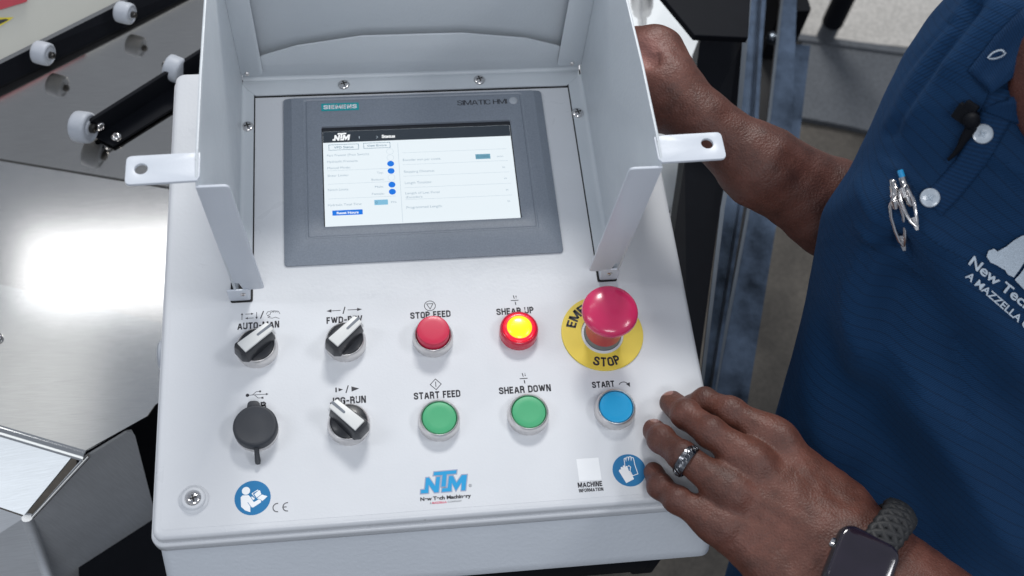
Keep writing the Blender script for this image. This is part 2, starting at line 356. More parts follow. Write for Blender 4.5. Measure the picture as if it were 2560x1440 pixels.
def stroke(pts, w, closed=False):            # 2D polyline -> list of quads polygons
    pts = [V3(p) for p in pts]; n = len(pts); L = []; R = []
    for i in range(n):
        a = pts[(i - 1) % n] if (closed or i > 0) else pts[i]; b = pts[(i + 1) % n] if (closed or i < n - 1) else pts[i]
        d1 = pts[i] - a; d2 = b - pts[i]
        d1 = d1 / (np.linalg.norm(d1) or 1); d2 = d2 / (np.linalg.norm(d2) or 1)
        t = d1 + d2; t = t / (np.linalg.norm(t) or 1); nn = V3([-t[1], t[0]])
        k = 1 / max(0.5, abs(nn @ V3([-d1[1], d1[0]]))) if (closed or 0 < i < n - 1) else 1
        L.append(pts[i] + nn * w / 2 * k); R.append(pts[i] - nn * w / 2 * k)
    q = []
    for i in range(n if closed else n - 1):
        j = (i + 1) % n; q.append([R[i], R[j], L[j], L[i]])
    return q
def flat(polys, z, mat, parent, name='symbol', label=None):
    v = []; f = []
    for p in polys:
        n = len(v); v += [(a[0], a[1], z) for a in p]; f.append(list(range(n, n + len(p))))
    return make(name, v, f, mat, parent, smooth=0, label=label)
def _el(cx, cy, rx, ry, a0, a1, n=9): return [(cx + rx * math.cos(math.radians(a0 + (a1 - a0) * i / n)), cy + ry * math.sin(math.radians(a0 + (a1 - a0) * i / n))) for i in range(n + 1)]
def _O(w_): return [_el(w_ / 2, 1 - w_ / 2, w_ / 2, w_ / 2, 0, 180) + _el(w_ / 2, w_ / 2, w_ / 2, w_ / 2, 180, 360) + [(w_, 1 - w_ / 2)]]
def _P(w_, x0=0): return _el(w_ * .55, .74, w_ * .45, .26, 90, -90)
W1 = .38
GL = {'A': (.46, [[(0, -.1), (.2, 1)], [(.46, -.1), (.26, 1)], [(.09, .26), (.37, .26)]], 1), 'B': (W1, [[(0, -.1), (0, 1.1)], [(0, 1), (.2, 1)] + _el(.2, .76, .16, .24, 90, -90) + [(0, .52)], [(.0, .52), (.2, .52)] + _el(.2, .26, .18, .26, 90, -90) + [(0, 0)]]),
 'C': (W1, [[(W1, .68)] + _el(W1 / 2, 1 - W1 / 2, W1 / 2, W1 / 2, 0, 180) + _el(W1 / 2, W1 / 2, W1 / 2, W1 / 2, 180, 360) + [(W1, .32)]]), 'D': (W1, [[(0, -.1), (0, 1.1)], [(0, 1), (.16, 1)] + _el(.16, .78, .22, .22, 90, 0) + _el(.16, .22, .22, .22, 0, -90) + [(0, 0)]]),
 'E': (.30, [[(0, -.1), (0, 1.1)], [(0, 1), (.36, 1)], [(0, .52), (.32, .52)], [(0, 0), (.36, 0)]]), 'F': (.28, [[(0, -.1), (0, 1.1)], [(0, 1), (.34, 1)], [(0, .5), (.30, .5)]]),
 'G': (W1, [[(W1, .70)] + _el(W1 / 2, 1 - W1 / 2, W1 / 2, W1 / 2, 0, 180) + _el(W1 / 2, W1 / 2, W1 / 2, W1 / 2, 180, 340) + [(W1, .2), (W1, .46), (.19, .46)], [(W1, .45), (W1, -.1)]]), 'H': (W1, [[(0, -.1), (0, 1.1)], [(W1, -.1), (W1, 1.1)], [(0, .52), (W1, .52)]]),
 'I': (0, [[(0, -.1), (0, 1.1)]]), 'J': (.32, [[(.32, 1.1), (.32, .16)] + _el(.16, .16, .16, .16, 0, -180) + [(0, .3)]]), 'L': (.28, [[(0, -.1), (0, 1.1)], [(0, 0), (.34, 0)]]), 'M': (.56, [[(0, -.1), (0, 1.1)], [(.56, -.1), (.56, 1.1)], [(.03, 1.05), (.28, .0)], [(.53, 1.05), (.28, .0)]]),
 'N': (W1, [[(0, -.1), (0, 1.1)], [(W1, -.1), (W1, 1.1)], [(.02, 1.02), (W1 - .02, -.02)]]), 'O': (W1, _O(W1)), 'P': (.36, [[(0, -.1), (0, 1.1)], [(0, 1), (.18, 1)] + _el(.18, .73, .18, .27, 90, -90) + [(0, .46)]]), 'R': (.38, [[(0, -.1), (0, 1.1)], [(0, 1), (.18, 1)] + _el(.18, .75, .18, .25, 90, -90) + [(0, .5)], [(.2, .5), (.34, .38), (.37, -.1)]]),
 'S': (.38, [[(.38, .70)] + _el(.19, .81, .19, .19, 0, 180, 10) + [(.04, .64), (.34, .42)] + _el(.19, .20, .19, .20, 20, -180, 12) + [(0, .31)]]), 'T': (.40, [[(.2, -.1), (.2, 1)], [(-.06, 1), (.46, 1)]]), 'U': (W1, [[(0, 1.1), (0, .19)] + _el(.19, .19, .19, .19, 180, 360) + [(W1, 1.1)]]),
 'V': (.42, [[(.0, 1.1), (.2, 0)], [(.42, 1.1), (.22, 0)]], 1), 'W': (.66, [[(0, 1.1), (.17, 0)], [(.33, 1.0), (.19, 0)], [(.33, 1.0), (.47, 0)], [(.66, 1.1), (.49, 0)]], 1), 'Y': (.44, [[(0, 1.1), (.22, .45)], [(.44, 1.1), (.22, .45)], [(.22, .5), (.22, -.1)]]), '-': (.24, [[(-.04, .42), (.28, .42)]]), ' ': (.10, [])}
def glyphs(s_, wt=0.2):
    """2D quads of the string, cap height 1, starting at x = 0"""
    x = wt / 2; out = []
    for ch in s_:
        w_, st_ = GL[ch][:2]
        for pl in st_:
            # strokes drawn past the cap line are cut back to it; horizontals sit inside it
            P_ = [(x + a * 1.32, (wt / 2 + b * (1 - wt)) if 0 <= b <= 1 else (0 if b < 0 else 1)) for a, b in pl]
            out += stroke(P_, wt)
        x += w_ * 1.32 + wt * 1.36 + (.01 if ch != ' ' else .0)
    return out, x - wt * 0.9
def label_strokes(s_, x0, x1, y, cap, z, mat, parent, wt=0.2, name='lettering'):
    q, L = glyphs(s_, wt); k = (x1 - x0) / L
    return flat([[(x0 + a * k, y + b * cap) for a, b in p_] for p_ in q], z, mat, parent, name)
def circ(cx, cy, r, n=40): return [(cx + r * math.cos(2 * math.pi * i / n), cy + r * math.sin(2 * math.pi * i / n)) for i in range(n)]
def pp(x, y, z=0): a = at(x, y, z); return (a[0], a[1])

# ================================================================== FLOOR
fz = -880
def slab(name, pts, th, mat, z=None, parent=None, **k):
    """flat plate through four+ points given as (px, py, height); th is thickness downwards"""
    plane = k.pop('plane', False)
    q = np.array([at(*p) for p in pts[:3]] if plane else [at(*p) for p in pts])
    if plane:
        nn = np.cross(q[1] - q[0], q[2] - q[0]); q = np.array(list(q) + [CP + ray(p[0], p[1]) * (((q[0] - CP) @ nn) / (ray(p[0], p[1]) @ nn)) for p in pts[3:]])
    n = len(q)
    nn = np.cross(q[1] - q[0], q[2] - q[0]); nn /= np.linalg.norm(nn)
    if nn[2] < 0: nn = -nn
    v = np.concatenate([q, q - nn * th]); f = [list(range(n)), list(range(n, 2 * n))[::-1]] + [[i, (i + 1) % n, (i + 1) % n + n, i + n] for i in range(n)]
    return make(name, v, f, mat, parent, **k)
MB().box((-2500, -2500, fz - 60), (4500, 9000, fz)).build('floor', 'concrete', kind='structure')

# ================================================================== CONTROL BOX
XL, XR, YB, YT = -88.0, 305.0, -203.0, 190.0
box = empty('control_box', (108, 0, -120), 'light grey machine control box with a hooded touch screen and two rows of buttons', 'control box')
def rr3(x0, y0, x1, y1, r, z, n=7): return [(a, b, z) for a, b in rrect(x0, y0, x1, y1, r, n)]
m = MB(); rs = []
for k in range(9):
    a = math.pi / 2 * k / 8; ins = 4.0 * (1 - math.sin(a)) ; z = -4.0 + 4.0 * math.cos(a)
    rs.append(rr3(XL + 0 + ins, YB + ins, XR - ins, YT - ins, 7, z))
rs = [rr3(XL + 9, YB + 9, XR - 9, YT - 9, 4, 0)] + rs + [rr3(XL, YB, XR, YT, 7, -11)]
m.rings(rs, cap1=False)
m.build('lid', 'lid_paint', box, smooth=50)
m = MB(); e = 2.5
m.rings([rr3(XL + 3, YB + 3, XR - 3, YT - 3, 6, -9.5), rr3(XL - e + 1.8, YB - e + 1.8, XR + e - 1.8, YT + e, 8, -9.5), rr3(XL - e + .5, YB - e + .5, XR + e - .5, YT + e, 8.6, -10.0), rr3(XL - e, YB - e, XR + e, YT + e, 9, -11.3),
         rr3(XL - e, YB - e, XR + e, YT + e, 9, -19.5), rr3(XL - e + .8, YB - e + .8, XR + e - .8, YT + e, 8.5, -20.5), rr3(XL + 1, YB + 1.5, XR - 1, YT, 7, -21)], cap0=False, cap1=False)
m.build('rim', 'lid_paint', box, smooth=60)
# body: front face leans out below the lid
m = MB(); rs = []
for t in np.linspace(0, 1, 8):
    rs.append(rr3(XL + 1 - 1 * t, YB - 2 - 22 * t, XR - 1 + 1 * t, YT, 8, -20 - 47 * t))
for k in range(1, 6):
    a = math.pi / 2 * k / 5; rs.append(rr3(XL + 5 * (1 - math.cos(a)), YB - 24 + 5 * (1 - math.cos(a)), XR - 5 * (1 - math.cos(a)), YT - 5 * (1 - math.cos(a)), 9, -67 - 5 * math.sin(a)))
m.rings(rs, cap0=False)
m.build('housing', 'box_paint', box, smooth=50)
m = MB().lathe([(9.5, 0), (9.5, -6), (8, -8.5), (4, -9.5)], (286, -214, -72), cap0=False); m.build('foot', 'box_paint', box, smooth=50)
# silk-screened label area (faint step across the panel, where the overlay starts)
m = MB().prism(rrect(XL + 6, YB + 6, XR - 6, -31.5, 3), 0.02, 0.12); m.build('label_overlay', 'panel_paint', box, smooth=0)
# gasket lines round the hood flanges and HMI sub-plate
m = MB()
m.prism([(-34.5, 173.5), (-22.9, 161.2), (237.2, 161.2), (250.5, 173.5), (250.5, 180), (-34.5, 180)], 0.05, 0.45)
m.prism([(-23.6, 162), (-22.7, 162), (-22.7, -8), (-23.6, -8)], 0.05, 0.4)
m.prism([(237.5, 162), (238.3, 162), (238.3, -8), (237.5, -8)], 0.05, 0.4)
m.build('seam_gasket', 'black_gap', box, smooth=0)
# ---- screws
def screw_parts(parent, c, M=None, r=4.9, mat='chrome', name='screw', h=2.6):
    M = np.eye(3) if M is None else M
    prof = [(r * 0.96, 0), (r, 0.4)] + [(r * math.cos(a), 0.4 + (h - 0.4) * math.sin(a)) for a in np.linspace(0.25, 1.2, 6)] + [(r * 0.25, h)]
    o = MB().lathe(prof, c, M, 32).build(name, mat, parent, smooth=40, origin=c)
    mb = MB()
    for k in range(4):
        a = k * math.pi / 2 + 0.3; d = V3([math.cos(a), math.sin(a)]); n_ = V3([-d[1], d[0]])
        mb.prism([n_ * r * .10, -n_ * r * .10, d * r * .52 - n_ * r * .13, d * r * .55, d * r * .52 + n_ * r * .13], h * 0.80, h + 0.06, M, c)
    mb.build('dark_cross', 'dark_steel', o, smooth=0, origin=c); return o  # raised dark cross, colouring in the shade of the driver recess

# ---- hood
hood = empty('hood', (108, 178, 0)); hood.parent = box; hood.location = Vector((WO[hood] - WO[box]) * S)
HX0, HX1 = -33.0, 250.0
t = 1.8
m = MB().prism(round_poly([(-33, 173), (-22.6, 162.3), (236.9, 162.3), (249, 173), (249, 177), (-33, 177)], [1, 1, 1, 1, 0, 0]), 0.45, 2.2)
m.build('top_flange', 'hood_paint', hood, bevel=0.35)
m = MB(); n = 6; rs = []
for x in (-32.5, 249):
    r_ = []
    for k in range(n + 1):
        a = math.pi / 2 * k / n; r_.append((x, 177 + 2.5 * math.sin(a) , 2.2 + 2.5 - 2.5 * math.cos(a)))
    for k in range(n + 1):
        a = math.pi / 2 * (1 - k / n); r_.append((x, 177 + 4.3 * math.sin(a), 4.7 - 4.25 * math.cos(a)))
    rs.append(r_)
m.rings(rs); m.build('bend', 'hood_paint', hood, smooth=40)
Mxz = np.array([[1, 0, 0], [0, 0, 1], [0, 1, 0]], float)      # local (x,y,z) -> world (x, z->y, y->z)
m = MB().prism(round_poly([(-32, 4.7), (249, 4.7), (249, 20), (227.8, 31.6), (200, 42), (148, 50.2), (67, 50.2), (14, 40.5), (-12.3, 30.5), (-32, 20)], [0, 0, 2, 2, 3, 3, 3, 3, 2, 2]), 179.5, 181.3, Mxz)
m.build('arched_plate', 'hood_paint', hood, bevel=0.4)
m = MB().prism([(-33, 3), (250, 3), (250, 166), (-33, 166)], 186, 187.8, Mxz); m.build('back_panel', 'hood_paint', hood, bevel=0.4)
Myz = np.array([[0, 0, 1], [1, 0, 0], [0, 1, 0]], float)      # local (x->y, y->z, z->x)
prof = round_poly([(181, 3.0), (-24, 3.0), (-26.5, 16), (-41, 172), (-38.5, 178), (-18, 179.5), (40, 177.5), (110, 170.5), (187, 163)], [3, 2, 0, 2, 3, 2, 0, 0, 0])
for s_, x in ((1, HX0), (-1, HX1)):
    a, b = (x - t, x) if s_ == 1 else (x, x + t)
    MB().prism(prof, a, b, Myz).build('side_wall', 'hood_paint', hood, bevel=0.45)
    # foot flange with rounded fold
    xi = -23.7 if s_ == 1 else 238.4
    rs = []
    for y in (-6.5, 172 if s_ == 1 else 172):
        r_ = []
        for k in range(n + 1):
            an = math.pi / 2 * k / n; r_.append((x + s_ * (3.2 - 3.2 * math.sin(an)), y - (10 - s_ * 0) * 0, 5.0 - 3.2 * math.cos(math.pi / 2 - an) if 0 else 5.0 - 3.2 * (1 - math.cos(an)) * 0 - 3.2 * math.sin(an) * 0 - 0))
        rs.append(r_)
    m = MB(); rs = []
    for y in (-6.5, 170.5):
        out = [(x, 5.2)] + [(x + s_ * 3.4 * (1 - math.cos(q)), 5.2 - 3.4 * math.sin(q)) for q in np.linspace(0, math.pi / 2, 6)][1:] + [(xi, 1.8)]
        inn = [(xi, 0.45), (x + s_ * 3.2, 0.45)] + [(x + s_ * (3.2 - 5.0 * math.sin(q)), 5.2 - 4.75 * math.cos(q)) for q in np.linspace(0, math.pi / 2, 6)][1:]
        y2 = [y if y < 0 else (170.5 - abs(p[0] - xi) * -0.0) for p in out + inn]
        rs.append([(p[0], (y if y < 0 else 163.5 + min(9, abs(p[0] - xi))), p[1]) for p in out + inn])
    m.rings(rs); m.build('foot_flange', 'hood_paint', hood, smooth=40)
    # inner back flange
    xb = -15.2 if s_ == 1 else 229.5
    pl = [(x, 9.5), (xb, 9.5), (xb, 30), (xb + (0 if s_ == 1 else 1.5), 164), (x, 164)]
    MB().prism(round_poly(pl, [2, 4, 0, 2, 0]), 176.8, 178.3, Mxz).build('back_flange', 'hood_paint', hood, bevel=0.35)
    # lip folded inwards along the sloping front edge
    A, B = V3([0, -41.2, 174.5]), V3([0, -25.0, 15.0]); d = (B - A) / np.linalg.norm(B - A); L = np.linalg.norm(B - A)
    xw = 18.0 if s_ == 1 else 19.5
    Ml = np.stack([V3([s_, 0, 0]), d, np.cross(V3([s_, 0, 0]), d)], 1)
    MB().prism(round_poly([(-t, 0), (xw, 0), (xw + 2, L), (5, L + 1), (3, L - 12), (-t, L - 14)], [0, 4, 3, 2, 0, 0]), -0.9, 0.9, Ml, (x, A[1], A[2])).build('front_lip', 'bracket_paint', hood, bevel=0.4)
    # padlock ear
    e0, e1 = (x - 42.5, x + 1) if s_ == 1 else (x - 1, x + 43)
    hc = (-66.5, -29) if s_ == 1 else (282.5, -27)
    m = MB(); outer = round_poly([(e0, -40), (e1, -39), (e1, -18.5), (e0, -19.5)], [3.5, 0.5, 0.5, 3.5] if s_ == 1 else [0.5, 3.5, 3.5, 0.5])
    plate_hole(m, outer, hc, 3.9, 175.6, 177.8); m.build('padlock_ear', 'bracket_paint', hood, bevel=0.3)
    MB().lathe([(1.9, 0), (2.1, 0.5), (1.7, 1.0), (1.0, 1.1), (0.9, 0.5)], ((-28.0 if s_ == 1 else 241.8), 176.8, 12.2), frame((0, -1, 0)), 20).build('rivet', 'steel', hood, smooth=40)
    # bracket at the foot of the lip
    x0, x1 = (-40.0, -24.5) if s_ == 1 else (238.5, 253.0)
    yb = -26.5 if s_ == 1 else -25.5
    br = MB().prism(round_poly([(x0, 0.8), (x1, 0.8), (x1, 16.5), (x0, 16.5)], [2.5, 2.5, 1.0, 1.0]), yb - 0.9, yb + 0.7, Mxz)
    br.box((x1 - 1.5 if s_ == 1 else x0, yb + 0.5, 2), ((x1, yb + 13, 15.5) if s_ == 1 else (x0 + 1.5, yb + 13, 15.5)))
    br = br.build('hinge_bracket', 'bracket_paint', hood, bevel=0.5)
    MB().prism(round_poly([(x0 - (-0.5 if s_ == 1 else 1.3), yb - 2.0), (x1 + (1.3 if s_ == 1 else -0.5), yb - 2.0), (x1 + (1.3 if s_ == 1 else -0.5), yb + 16), (x0 - (-0.5 if s_ == 1 else 1.3), yb + 16)], 2), 0.1, 0.8).build('slot', 'black_gap', br, smooth=0)
    c = (x1 - 4.5 if s_ == 1 else x0 + 6.5, yb - 0.9, 11.0)
    MB().lathe([(2.1, 0), (2.1, 0.4), (1.6, 0.9), (0.9, 1.0), (0.8, 0.3)], c, frame((0, -1, 0)), 20).build('rivet', 'chrome', br, smooth=40)
sc0 = screw_parts(hood, (49.8, 170.0, 2.2)); 
copy_tree(sc0, hood, (113.2, 0.3, 0)); copy_tree(sc0, hood, (-78.2, -39, -0.4)); copy_tree(sc0, hood, (192.4, -37.4, -0.4))
# corner mounting screw with white bush
bush = MB().lathe([(10.2, 0), (10.0, 0.5), (8.2, 1.4), (8.0, 3.2), (7.0, 4.1), (5.6, 4.2), (5.2, 3.4), (5.2, 1.6)], (-61.2, -177.4, 0.1), None, 48).build('screw_bush', 'panel_paint', box, smooth=50)
screw_parts(bush, (-61.2, -177.4, 1.8), r=4.6, h=2.2)
# side knob on the left face of the box
MB().lathe([(12, 0), (12, 3), (10, 4.5), (2, 5)], (XL - 2, -56, -26), frame((-1, 0, 0)), 32).build('side_plug', 'roller_grey', box, smooth=50)

# ---- touch screen unit
hmi = empty('touch_screen', (107, 79, 0)); hmi.parent = box; hmi.location = Vector((WO[hmi] - WO[box]) * S)
def R4(x0, y0, x1, y1, r, z): return rr3(x0, y0, x1, y1, r, z, 5)
m = MB()
m.rings([R4(0, 0, 214, 158, 3, 0.1), R4(0, 0, 214, 158, 3, 1.2), R4(7, 8, 207, 155.5, 2.5, 5.2), R4(16.5, 20, 197, 153.5, 2.0, 5.6), R4(17.4, 20.9, 196.1, 152.6, 1.6, 4.9), R4(18.4, 21.9, 195.1, 151.6, 1.5, 4.9), R4(19.2, 22.6, 194.4, 151.0, 1.2, 5.5),
         R4(26.5, 27.8, 188.5, 130.5, 3, 5.5), R4(30.5, 31.2, 184.5, 126.5, 1.5, 4.4), R4(30.5, 31.2, 184.5, 126.5, 1.5, 2.2)], cap1=False)
m.build('bezel', 'hmi_grey', hmi, smooth=25)
MB().prism(rrect(30.3, 31.0, 184.7, 126.7, 1), 2.0, 2.25).build('screen_border', 'hmi_dark', hmi, smooth=0)
scr = MB().prism(rrect(31.4, 32.0, 183.6, 122.6, 0.4), 2.2, 2.45).build('display', 'screen_white', hmi, smooth=0)
flat([rrect(31.5, 111.6, 183.5, 122.5, 0.3)], 2.5, 'screen_header', scr, 'header_bar')
MB().lathe([(3.7, 5.5), (3.6, 5.9), (3.0, 6.3), (1.5, 6.5)], (189.2, 145.2, 0), None, 28).build('sensor_lens', 'led_lens', hmi, smooth=60)
flat([rrect(31.0, 141.0, 61.4, 148.6, 0.2)], 5.72, 'siemens_teal', hmi, 'maker_plate')
label_strokes('SIEMENS', 32.6, 59.8, 142.7, 4.3, 5.8, 'white_print', hmi, 0.24)
label_strokes('SIMATIC HMI', 142.2, 183.6, 142.1, 4.9, 5.72, 'ink', hmi, 0.10)
Z = 2.56
def st(s, x0, y, x1, cap, mat='screen_text', bold=0.0): return text(s, x0, y, x1 - x0, cap, Z, mat, scr, 'screen_text', bold=bold)
def ntm(parent, mat, x0, y0, sx, sy, z, grow=0.0, name='logo'):
    # logo traced in the zoomed photo frame, 0..1 in both axes
    q = lambda pts: [((x - 520) / 1260., (985 - y + (x - 520) * -0.075) / 700.) for x, y in pts]
    T = [(905, 345), (1515, 290), (1495, 412), (1245, 432), (1195, 790), (1060, 790), (1115, 450), (880, 465)]
    Nn = [(685, 510), (775, 500), (910, 740), (955, 490), (1075, 480), (1000, 950), (880, 960), (755, 740), (735, 970), (520, 985), (535, 862), (635, 850)]
    Mm = [(1285, 465), (1400, 455), (1475, 650), (1625, 435), (1775, 425), (1695, 900), (1570, 905), (1600, 680), (1440, 920), (1355, 690), (1335, 925), (1060, 945), (1085, 815), (1225, 810)]
    out = []
    for L in (T, Nn, Mm):
        P = [V3((x0 + a * sx, y0 + b * sy)) for a, b in q(L)]
        if grow:
            n = len(P); G = []
            ar = sum(P[i][0] * P[(i + 1) % n][1] - P[(i + 1) % n][0] * P[i][1] for i in range(n)); sg = 1 if ar > 0 else -1
            for i in range(n):
                d1 = P[i] - P[i - 1]; d2 = P[(i + 1) % n] - P[i]; d1 /= np.linalg.norm(d1); d2 /= np.linalg.norm(d2)
                n1 = V3([d1[1], -d1[0]]) * sg; n2 = V3([d2[1], -d2[0]]) * sg; b = n1 + n2; b /= max(np.linalg.norm(b), 0.3)
                G.append(P[i] + b * grow / max(0.55, b @ n1))
            P = G
        out.append(P)
    return flat(out, z, mat, parent, name)
ntm(scr, 'screen_bright', 39.0, 113.4, 14.4, 8.4, Z)
flat([[(60.3, 114.6), (60.7, 114.6), (60.7, 117), (60.3, 117)]] + stroke([(74.2, 114.2), (75.6, 115.4), (74.2, 116.6)], 0.25), Z, 'screen_line', scr, 'menu_mark')
st('Status', 78.6, 114.4, 89.4, 3.2, 'screen_bright', 0.04)
def frame_rect(x0, y0, x1, y1, w_): return stroke([(x0, y0), (x1, y0), (x1, y1), (x0, y1)], w_, True)
flat(frame_rect(36, 104.2, 59.6, 109.4, 0.35) + frame_rect(63.8, 104.6, 84.9, 109.8, 0.35), Z, 'screen_text_dark', scr, 'button_outline')
st('VFD Status', 40, 105.7, 55.5, 2.1, 'screen_text_dark', 0.01); st('View Errors', 66.3, 106.2, 82, 2.1, 'screen_text_dark', 0.01)
ys = [101.5, 95, 88.8, 81.4, 74.9, 67.8, 60.9]
for y, s_, x1 in ((98.7, 'Part Present (Prox Switch):', 68), (92.6, 'Hydraulic Pressure:', 58.6), (86.5, 'Manual Mode:', 52.5), (79.2, 'Shear Limits:', 50.8), (65.8, 'Notch Limits:', 50.6), (51.6, 'Hydraulic Total Time:', 60.2)):
    st(s_, 34.3 if y > 60 else 34.0, y - 0.6, x1, 2.2)
for y, s_, x0, x1 in ((80.2, 'Top:', 73.2, 78.2), (73.8, 'Bottom:', 68.6, 78.5), (66.9, 'Male:', 71.1, 77.8), (60.3, 'Female:', 68.4, 78.2)): st(s_, x0, y - 0.6, x1, 2.1)
blue = []; hol = []
for y, b in zip([100.7, 94.6, 88.8, 81.8, 75.5, 68.7, 62.0], [0, 0, 1, 1, 0, 1, 1]):
    (blue if b else hol).append((84.5 - 0.0, y))
flat([circ(x, y, 2.75) for x, y in blue], Z, 'screen_blue', scr, 'status_light')
flat(sum([stroke(circ(x, y, 2.75, 32), 0.22, True) for x, y in hol], []), Z, 'screen_line', scr, 'status_ring')
flat([rrect(70, 50.2, 80.6, 55, 0.2)], Z, 'screen_light_blue', scr, 'value_field'); text('0', 70.8, 51.4, 1.6, 2.3, Z + 0.05, 'screen_text_dark', scr, 'screen_text', bold=0.0)
st('Hrs', 83, 51.6, 87.2, 2.0)
flat([rrect(37.2, 42.2, 60.6, 46.9, 0.3)], Z, 'screen_blue', scr, 'reset_button'); text('Reset Hours', 40.6, 43.4, 16.8, 2.3, Z + 0.05, 'screen_bright', scr, 'screen_text', bold=0.03)
ln = []
def hl(x0, x1, y): ln.append([(x0, y - 0.13), (x1, y - 0.13), (x1, y + 0.13), (x0, y + 0.13)])
for y in (84.4, 71.6, 57.8): hl(34.5, 87, y)
ln.append([(91.0, 33), (91.3, 33), (91.3, 108.8), (91.0, 108.8)])
for y in (98.9, 87.3, 76.2, 65.2, 54.0): hl(94, 179, y)
flat(ln, Z, 'screen_line', scr, 'divider_line')
st('Encoder mm per count:', 94.4, 90.8, 125, 2.3); st('Stopping Distance:', 94.6, 79.4, 119, 2.3); st('Length Totalizer:', 94.8, 68.7, 116.5, 2.3)
st('Length of Last Panel', 94.8, 58.9, 121.5, 2.2); st('(Encoder):', 94.8, 55.2, 108, 2.2); st('Programmed Length:', 94.8, 45.6, 122.8, 2.3)
flat([rrect(153, 89.8, 165, 94.6, 0.2)], Z, 'screen_teal', scr, 'value_field'); text('0.2500', 154, 91.1, 9.6, 2.3, Z + 0.05, 'screen_text_dark', scr, 'screen_text', bold=0.01)
st('mm', 170.5, 91, 175.4, 1.7)
for y, x in ((80.2, 174), (69.5, 174.3), (58.4, 174.6), (47.6, 174.8)): st('in', x, y, x + 1.8, 2.0)

# ---- lettering on the panel (bold condensed grotesque drawn from strokes)
def lab(s, x0, x1, y, cap=5.5, bold=0): return label_strokes(s, x0, x1, y, cap, 0.22, 'ink', box, 0.215)
lab('AUTO-MAN', -34.3, -4.0, -50.9); lab('FWD-REV', 30.4, 56.9, -50.2); lab('STOP FEED', 92.2, 122.4, -50.1); lab('SHEAR UP', 156.8, 185.2, -51.0)
lab('USB', -26.2, -13.2, -114.6, 5.4); lab('JOG-RUN', 31.4, 56.9, -114.9); lab('START FEED', 91.0, 124.6, -115.1); lab('SHEAR DOWN', 152.6, 190.7, -115.2); lab('START', 221.2, 238.0, -115.0, 5.0)
lab('MACHINE', 200.9, 218.3, -189.2, 3.7, 0.045); lab('INFORMATION', 201.2, 218.5, -192.6, 2.5, 0.045)
z1 = 0.22
def PICT(L):
    if L: flat(L, z1, 'ink', box, 'pictogram')
    return []
def arrow(x0, y0, x1, y1, hw=1.2, hl_=2.4, w_=0.45):
    d = V3([x1 - x0, y1 - y0]); L = np.linalg.norm(d); d /= L; n_ = V3([-d[1], d[0]]); b = V3([x1, y1]) - d * hl_
    return stroke([(x0, y0), tuple(b)], w_) + [[tuple(b - n_ * hw), (x1, y1), tuple(b + n_ * hw)]]
ic = arrow(-31, -43, -31, -37.2, 0.9, 1.8, .4) + arrow(-28.6, -38.4, -22.6, -38.4, 0.9, 1.8, .4) + arrow(-22.6, -41.9, -28.6, -41.9, 0.9, 1.8, .4) + arrow(-20.4, -37.2, -20.4, -43, 0.9, 1.8, .4) + stroke([(-17.6, -42.8), (-15.4, -36.6)], 0.8)
ic = PICT(ic)
ic += stroke([(-12.8, -40.6), (-10.6, -41.4), (-12.2, -42.2), (-9, -43), (-6.8, -42.2), (-3.8, -43.6)], 0.35) + stroke([(-13.4, -39.6), (-12.6, -37.6), (-9.4, -36.8), (-8.2, -37.6), (-10.4, -38.2), (-10.4, -39.6), (-12.8, -40.6)], 0.35)
for k in range(3): ic += stroke([(-8.6 + 1.25 * k, -37.0 - 0.1 * k), (-7.7 + 1.25 * k, -38.4)], 0.3)
ic += stroke([(-8.4, -36.8), (-4.6, -37.4), (-3.4, -39.8)], 0.35)
ic = PICT(ic)
ic += arrow(41, -39.6, 30.6, -39.6, 1.35, 3.6, .5) + arrow(46.2, -39.6, 56.8, -39.6, 1.35, 3.6, .5) + stroke([(42.7, -42.6), (44.3, -36.8)], 0.8)
ic = PICT(ic)
ic += stroke(circ(107.4, -39.9, 4.1, 36), 0.5, True) + stroke([(105, -38.2), (109.8, -38.2), (107.4, -42.7)], 0.5, True)
ic = PICT(ic)
for dy, up in ((0, 1), (-64.6, 0)):
    ic = PICT(ic)
    x, y = 171.6, -39.3 + dy + (0 if up else 0)
    ic += stroke([(x - 2.9, y), (x + 2.9, y)], 0.6) + [[(x - .9, y + 4.3), (x - .2, y + 4.3), (x + .2, y + 1.1), (x - .5, y + 1.9)]] + [[(x, y - .9), (x + .8, y - 1.7), (x + .8, y - 4.2), (x + .1, y - 3.6)]]
    ic += arrow(x + 1.4, y + 1.6, x + 1.4, y + 4.3, .55, 1.1, .3) if up else arrow(x + 1.4, y + 4.3, x + 1.4, y + 1.6, .55, 1.1, .3)
ic = PICT(ic)
ic += stroke([(107.4, -99.9), (111.4, -104.1), (107.4, -108.3), (103.4, -104.1)], 0.5, True) + stroke([(107.4, -106.2), (107.4, -102)], 0.5)
ic = PICT(ic)
ic += [[(35.4, -101.8), (36.5, -101.8), (36.5, -105.4), (35.4, -105.4)], [(37.7, -102.3), (40.9, -103.6), (37.7, -104.9)], [(46.9, -101.6), (52.4, -103.6), (46.9, -105.6)]] + stroke([(42.9, -106.4), (44.7, -100.6)], 0.75)
ic = PICT(ic)
ic += [circ(-26.4, -103.4, 1.25, 20)] + arrow(-26.4, -103.4, -11.7, -103.4, .9, 1.8, .35) + stroke([(-23, -103.4), (-20.2, -101), (-17.9, -101)], .35) + [circ(-17.6, -101, .75, 16)] + stroke([(-21.5, -103.4), (-19, -106), (-16.5, -106)], .35) + [[(-16.6, -105.3), (-15.2, -105.3), (-15.2, -106.7), (-16.6, -106.7)]]
ic = PICT(ic)
arc = [(244.6 + 3.5 * math.cos(a), -114.7 + 3.0 * math.sin(a)) for a in np.linspace(2.8, 0.35, 12)]
ic += stroke(arc, .55) + [[(246.4, -113.4), (249.4, -112.2), (249.1, -116)]]
